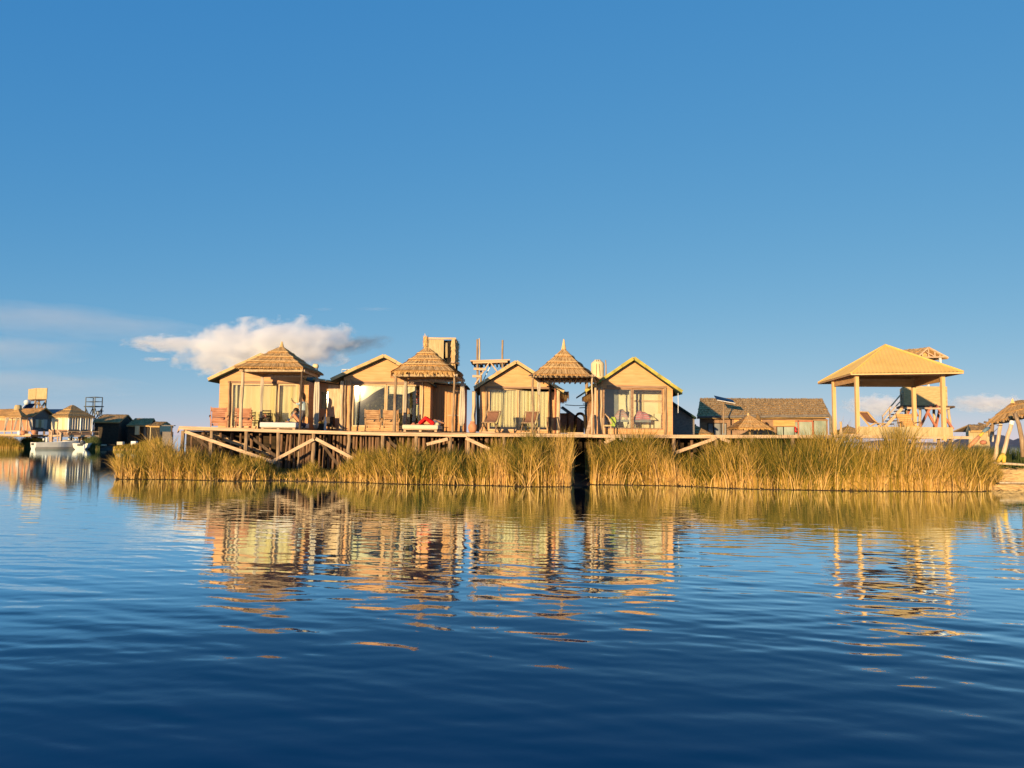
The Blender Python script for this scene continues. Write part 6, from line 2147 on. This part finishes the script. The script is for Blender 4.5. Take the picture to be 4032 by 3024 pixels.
# --- seated person, knees drawn up
r = thing('person', 'seated person in a white shirt bending over drawn up knees', 'person', W(1165, 1662, 34.4))
pel = W(1176, 1652, 34.5)
sho = W(1165, 1622, 34.35)
hd_ = W(1165, 1616, 34.1)
hd_.z -= .01
kn1, kn2 = W(1154, 1634, 34.0), W(1158, 1634, 33.85)
ft1, ft2 = W(1134, 1658, 33.85), W(1177, 1658, 33.72)
b = MB()
F2 = Vector((-.35, -.85, -.35)).normalized()
c, f, s = head(b, hd_, F2)
limb(b, [pel, pel.lerp(sho, .5) + Vector((.03, .03, .02)), sho], [.14, .15, .12])
limb(b, [sho, hd_], [.06, .05])
limb(b, [pel + Vector((-.06, .08, 0)), kn1, ft1], [.085, .06, .042])
limb(b, [pel + Vector((-.02, -.08, 0)), kn2, ft2], [.085, .06, .042])
b.tube([ft1 + Vector((.04, 0, -.02)), ft1 + Vector((-.10, -.05, -.03))], [.04, .028], 8)
b.tube([ft2 + Vector((-.0, .03, -.02)), ft2 + Vector((.06, -.10, -.03))], [.04, .028], 8)
for q, kn in ((.16, kn1), (-.16, kn2)):
    s1 = sho + Vector((.0, q, -.02))
    e1 = s1 + Vector((-.10, -.06, -.16))
    w1 = kn + Vector((-.02, -.05, -.06))
    limb(b, [s1, e1, w1], [.05, .042, .028])
    hand(b, w1, (-.5, -.3, -.6), (-.6, 0, .5), 1, .6)
remesh(b.build('body', SKIN, r, smooth=True), .011, 3)
eyes(r, c, f, s)
b = MB()
limb(b, [pel + Vector((0, 0, .03)), pel.lerp(sho, .5) + Vector((.03, .03, .02)), sho], [.15, .168, .128])
for q in (.16, -.16):
    s1 = sho + Vector((.0, q, -.02))
    limb(b, [s1, s1 + Vector((-.08, -.05, -.12))], [.066, .06])
remesh(b.build('shirt', WSHIRT, r, smooth=True), .016)
b = MB()
limb(b, [pel + Vector((-.06, .08, 0)), kn1, ft1.lerp(kn1, .08)], [.10, .076, .06])
remesh(b.build('trouser_leg', JEANS, r, smooth=True), .016)
b = MB()
limb(b, [pel, pel + Vector((-.02, -.08, 0)), kn2, ft2.lerp(kn2, .05)], [.13, .10, .076, .06])
remesh(b.build('trouser_leg', MATS['terracotta'], r, smooth=True), .016)
b = MB()
b.blob(hd_ - F2 * .015 + Vector((0, 0, .02)), (.112, .115, .112), 14, 10)
limb(b, [hd_ + Vector((.05, .05, 0)), hd_ + Vector((.08, .02, -.12))], [.07, .045])
limb(b, [hd_ + Vector((-.06, .0, .02)), hd_ + Vector((-.14, -.05, -.06)), hd_ + Vector((-.21, -.06, -.17))], [.06, .03, .018])
remesh(b.build('hair', HAIR, r, smooth=True), .014)
o = MB()
pv = W(1197, 1671, 34.0)
P = []
for i in range(7):
    v = i / 6
    P.append([(m1b + .012 + .03 * math.sin(v * 3) + .008 * math.sin(9 * j / 10), lerp(33.75, 34.75, j / 10), m1z + .008 - v * (.17 + .05 * math.sin(j))) for j in range(11)])
o.grid([[(m1b - .45, lerp(33.75, 34.75, j / 10), m1z + .018) for j in range(11)]] + P)
o = solid(o.build('draped_blanket', NAVY, org=(m1b, 34.2, m1z), smooth=True), .012)
tag(o, 'dark navy blanket draped over the side of the pale grey mattress', 'blanket')

# --- lying person in red trousers
r = thing('person', 'person in red trousers lying on the quilted mattress with knees up', 'person', W(1690, 1671, 34.2))
zm = m2z
hip = Vector((X(1702, 34.0), 34.0, zm + .10))
kn = W(1675, 1646, 33.85)
ft = Vector((X(1651, 33.8), 33.8, zm + .07))
kn_b, ft_b = kn + Vector((.05, .22, -.02)), ft + Vector((.06, .22, 0))
che = hip + Vector((.22, .55, .02))
hed = hip + Vector((.36, .98, .03))
b = MB()
c, f, s = head(b, hed, Vector((.0, -.25, 1)))
limb(b, [hip, hip.lerp(che, .5), che, che.lerp(hed, .55), hed], [.12, .11, .125, .06, .05])
for k_, f_, q in ((kn, ft, -.05), (kn_b, ft_b, .10)):
    limb(b, [hip + Vector((0, q, 0)), k_, f_], [.085, .06, .04])
    b.tube([f_ + Vector((.03, 0, -.01)), f_ + Vector((-.13, 0, -.03))], [.04, .028], 8)
for q in (-1, 1):
    s1 = che + Vector((q * .15, q * -.05, .02))
    e1 = s1 + Vector((q * .10, -.20, -.04))
    w1 = hip.lerp(che, .4) + Vector((q * .05, 0, .13))
    limb(b, [s1, e1, w1], [.05, .04, .028])
    hand(b, w1, (-q, -.3, 0), (0, 0, 1), 1, .3)
remesh(b.build('body', SKIN, r, smooth=True), .011, 3)
eyes(r, c, f, s)
b = MB()
limb(b, [hip.lerp(che, .1), hip.lerp(che, .5), che], [.13, .125, .14])
remesh(b.build('shirt', WSHIRT, r, smooth=True), .016)
b = MB()
for k_, f_, q in ((kn, ft, -.05), (kn_b, ft_b, .10)):
    limb(b, [hip, hip + Vector((0, q, 0)), k_, f_.lerp(k_, .08)], [.115, .108, .088, .072])
remesh(b.build('trousers', REDCL, r, smooth=True), .016)
b = MB()
b.blob(hed + Vector((0, .02, -.01)), (.10, .115, .085), 12, 9)
remesh(b.build('hair', HAIR, r, smooth=True), .014)
hc_ = W(1722, 1667, 33.9)
hc_.z = zm + .004
o = MB().lathe([(.13, 0), (.135, .012), (.08, .03), (.075, .09), (.05, .115), (.01, .12)], hc_, 18).build('sun_hat', CREAM, org=hc_, smooth=True)
tag(o, 'cream sun hat lying on the edge of the quilted mattress', 'hat')
o = MB().lathe([(.13, 0), (.13, .03), (.07, .05), (.065, .09), (.01, .10)], (X(1628, 33.9), 33.9, zm + .004), 14).build('red_hat', REDPAINT, org=(X(1628, 33.9), 33.9, zm), smooth=True)
tag(o, 'flat reddish hat lying beside the red trousers', 'hat')

# red chair inside the annex of the end hut, seen through the window gap
t = thing('dark_bench', 'dark red low bench with yellow flowers in front of the end hut side window', 'bench', (X(1285, 36.9), 36.9, DZ))
MB().box(X(1268, 37.0), X(1312, 37.0), 36.95, 37.3, DZ + .25, DZ + .70).build('backrest', MATS['reddish_slats'] if False else DARKWOOD, t)
MB().box(X(1262, 36.7), X(1312, 36.7), 36.5, 36.94, DZ + .25, DZ + .33).build('seat', DARKWOOD, t)
for p in (1264, 1308):
    MB().box(X(p, 36.7), X(p, 36.7) + .06, 36.52, 36.58, DZ, DZ + .248).build('leg', DARKWOOD, t)
o = MB()
for i in range(24):
    o.blob((X(random.uniform(1250, 1274), 36.3), 36.3 + random.uniform(-.1, .1), DZ + .42 + random.uniform(-.05, .03)), .022, 6, 5)
o = o.build('yellow_flowers', YCLOTH, org=(X(1262, 36.3), 36.3, DZ + .3))
tag(o, 'low row of small yellow flowers beside the white canopy curtain', 'flowers')
MB().box(X(1249, 36.3), X(1275, 36.3), 36.2, 36.42, DZ + .003, DZ + .37).build('planter', DARKWOOD, o)
o = MB().lathe([(.05, 0), (.07, .03), (.055, .3), (.075, .42), (.03, .5), (.02, .8), (.005, .82)], (X(1280, 36.2), 36.2, DZ + .003), 12).build('white_vase', METALW, org=(X(1280, 36.2), 36.2, DZ), smooth=True)
tag(o, 'slim white vase standing on the deck by the dark bench', 'vase')

# ================================================================== CLOUDS
def cloud_mat(name, dens, scale, thr, soft):
    m = bpy.data.materials.new(name)
    m.use_nodes = True
    n, l = m.node_tree.nodes, m.node_tree.links
    n.remove(n['Principled BSDF'])
    v = n.new('ShaderNodeVolumePrincipled')
    v.inputs['Color'].default_value = (1, 1, 1, 1)
    v.inputs['Anisotropy'].default_value = 0.0
    tc = n.new('ShaderNodeTexCoord')
    # falloff from the middle of the (unit) domain, warped by noise
    nz = n.new('ShaderNodeTexNoise')
    nz.inputs['Scale'].default_value = scale
    nz.inputs['Detail'].default_value = 6.0
    nz.inputs['Roughness'].default_value = 0.62
    mp = n.new('ShaderNodeMapping')
    mp.inputs['Scale'].default_value = (1.6, 1, 0.8)
    l.new(tc.outputs['Object'], mp.inputs[0])
    l.new(mp.outputs[0], nz.inputs[0])
    ln_ = n.new('ShaderNodeVectorMath')
    ln_.operation = 'LENGTH'
    l.new(tc.outputs['Object'], ln_.inputs[0])
    # d = 1 - length + (noise-.5)*k
    a1 = n.new('ShaderNodeMath'); a1.operation = 'SUBTRACT'; a1.inputs[0].default_value = 1.0
    l.new(ln_.outputs['Value'], a1.inputs[1])
    a2 = n.new('ShaderNodeMath'); a2.operation = 'MULTIPLY_ADD'; a2.inputs[1].default_value = 2.3; 
    l.new(nz.outputs[0], a2.inputs[0]); l.new(a1.outputs[0], a2.inputs[2])
    mr = n.new('ShaderNodeMapRange')
    mr.inputs['From Min'].default_value = thr
    mr.inputs['From Max'].default_value = thr + soft
    mr.inputs['To Min'].default_value = 0
    mr.inputs['To Max'].default_value = dens
    l.new(a2.outputs[0], mr.inputs[0])
    l.new(mr.outputs[0], v.inputs['Density'])
    l.new(v.outputs[0], n['Material Output'].inputs['Volume'])
    return m


CM4 = cloud_mat('veil', 0.0009, 1.6, 1.1, 1.0)

CLY = 9000.0


def cloud(label, px0, px1, py0, py1, mat, tilt=0.0, depth=None, Y=CLY):
    a, b = W(px0, (py0 + py1) / 2, Y), W(px1, (py0 + py1) / 2, Y)
    c = (a + b) / 2
    rx, rz = (b - a).length / 2, (W((px0 + px1) / 2, py0, Y).z - W((px0 + px1) / 2, py1, Y).z) / 2
    o = MB().blob((0, 0, 0), 1.0, 24, 14).build('cloud', mat)
    o.location = c
    o.scale = (rx, depth or rz * 1.3, rz)
    o.rotation_euler = (0, tilt, 0)
    return tag(o, label, 'cloud', 'clouds over the lake')


CM1 = cloud_mat('cumulus', 0.013, 2.7, 1.34, .5)
CM3 = cloud_mat('shaded_cloud', 0.006, 2.0, 1.22, .8)
CM3.node_tree.nodes['Principled Volume'].inputs['Color'].default_value = (.34, .40, .48, 1)  # shade of the streak put into the cloud's own colour
CM2 = cloud_mat('thin_cloud', 0.0035, 2.0, 1.3, .8)
cloud('large pale anvil shaped cloud behind the end hut', 640, 1450, 1240, 1500, CM1, rad(-5))
cloud('long flat cloud tail pointing away from the large cloud', 450, 900, 1312, 1392, CM1)
cloud('dark streak of cloud trailing behind the large cloud', 1230, 1560, 1318, 1400, CM3, rad(-8))
cloud('small low cloud patch under the cloud tail', 545, 680, 1403, 1426, CM1)
cloud('thin wisp above the shaggy canopy', 1390, 1560, 1208, 1226, CM2)
cloud('shorter thin wisp above the large cloud', 1226, 1320, 1210, 1226, CM2)
cloud('faint veil of cloud over the reed clad tank tower', -500, 420, 1310, 1450, CM4)
cloud('wide faint haze streak low over the red walled house', -700, 640, 1440, 1560, CM4, rad(2))
cloud('long faint streak of haze above the far village', -600, 900, 1180, 1330, CM4, rad(5))
cloud('low cumulus bank seen through the yellow pavilion', 3300, 3640, 1545, 1650, CM1)
cloud('low puffy cloud above the distant small house', 3700, 4100, 1545, 1630, CM1)
cloud('small cloud low in the gap before the blanket hut', 2235, 2330, 1545, 1575, CM2)
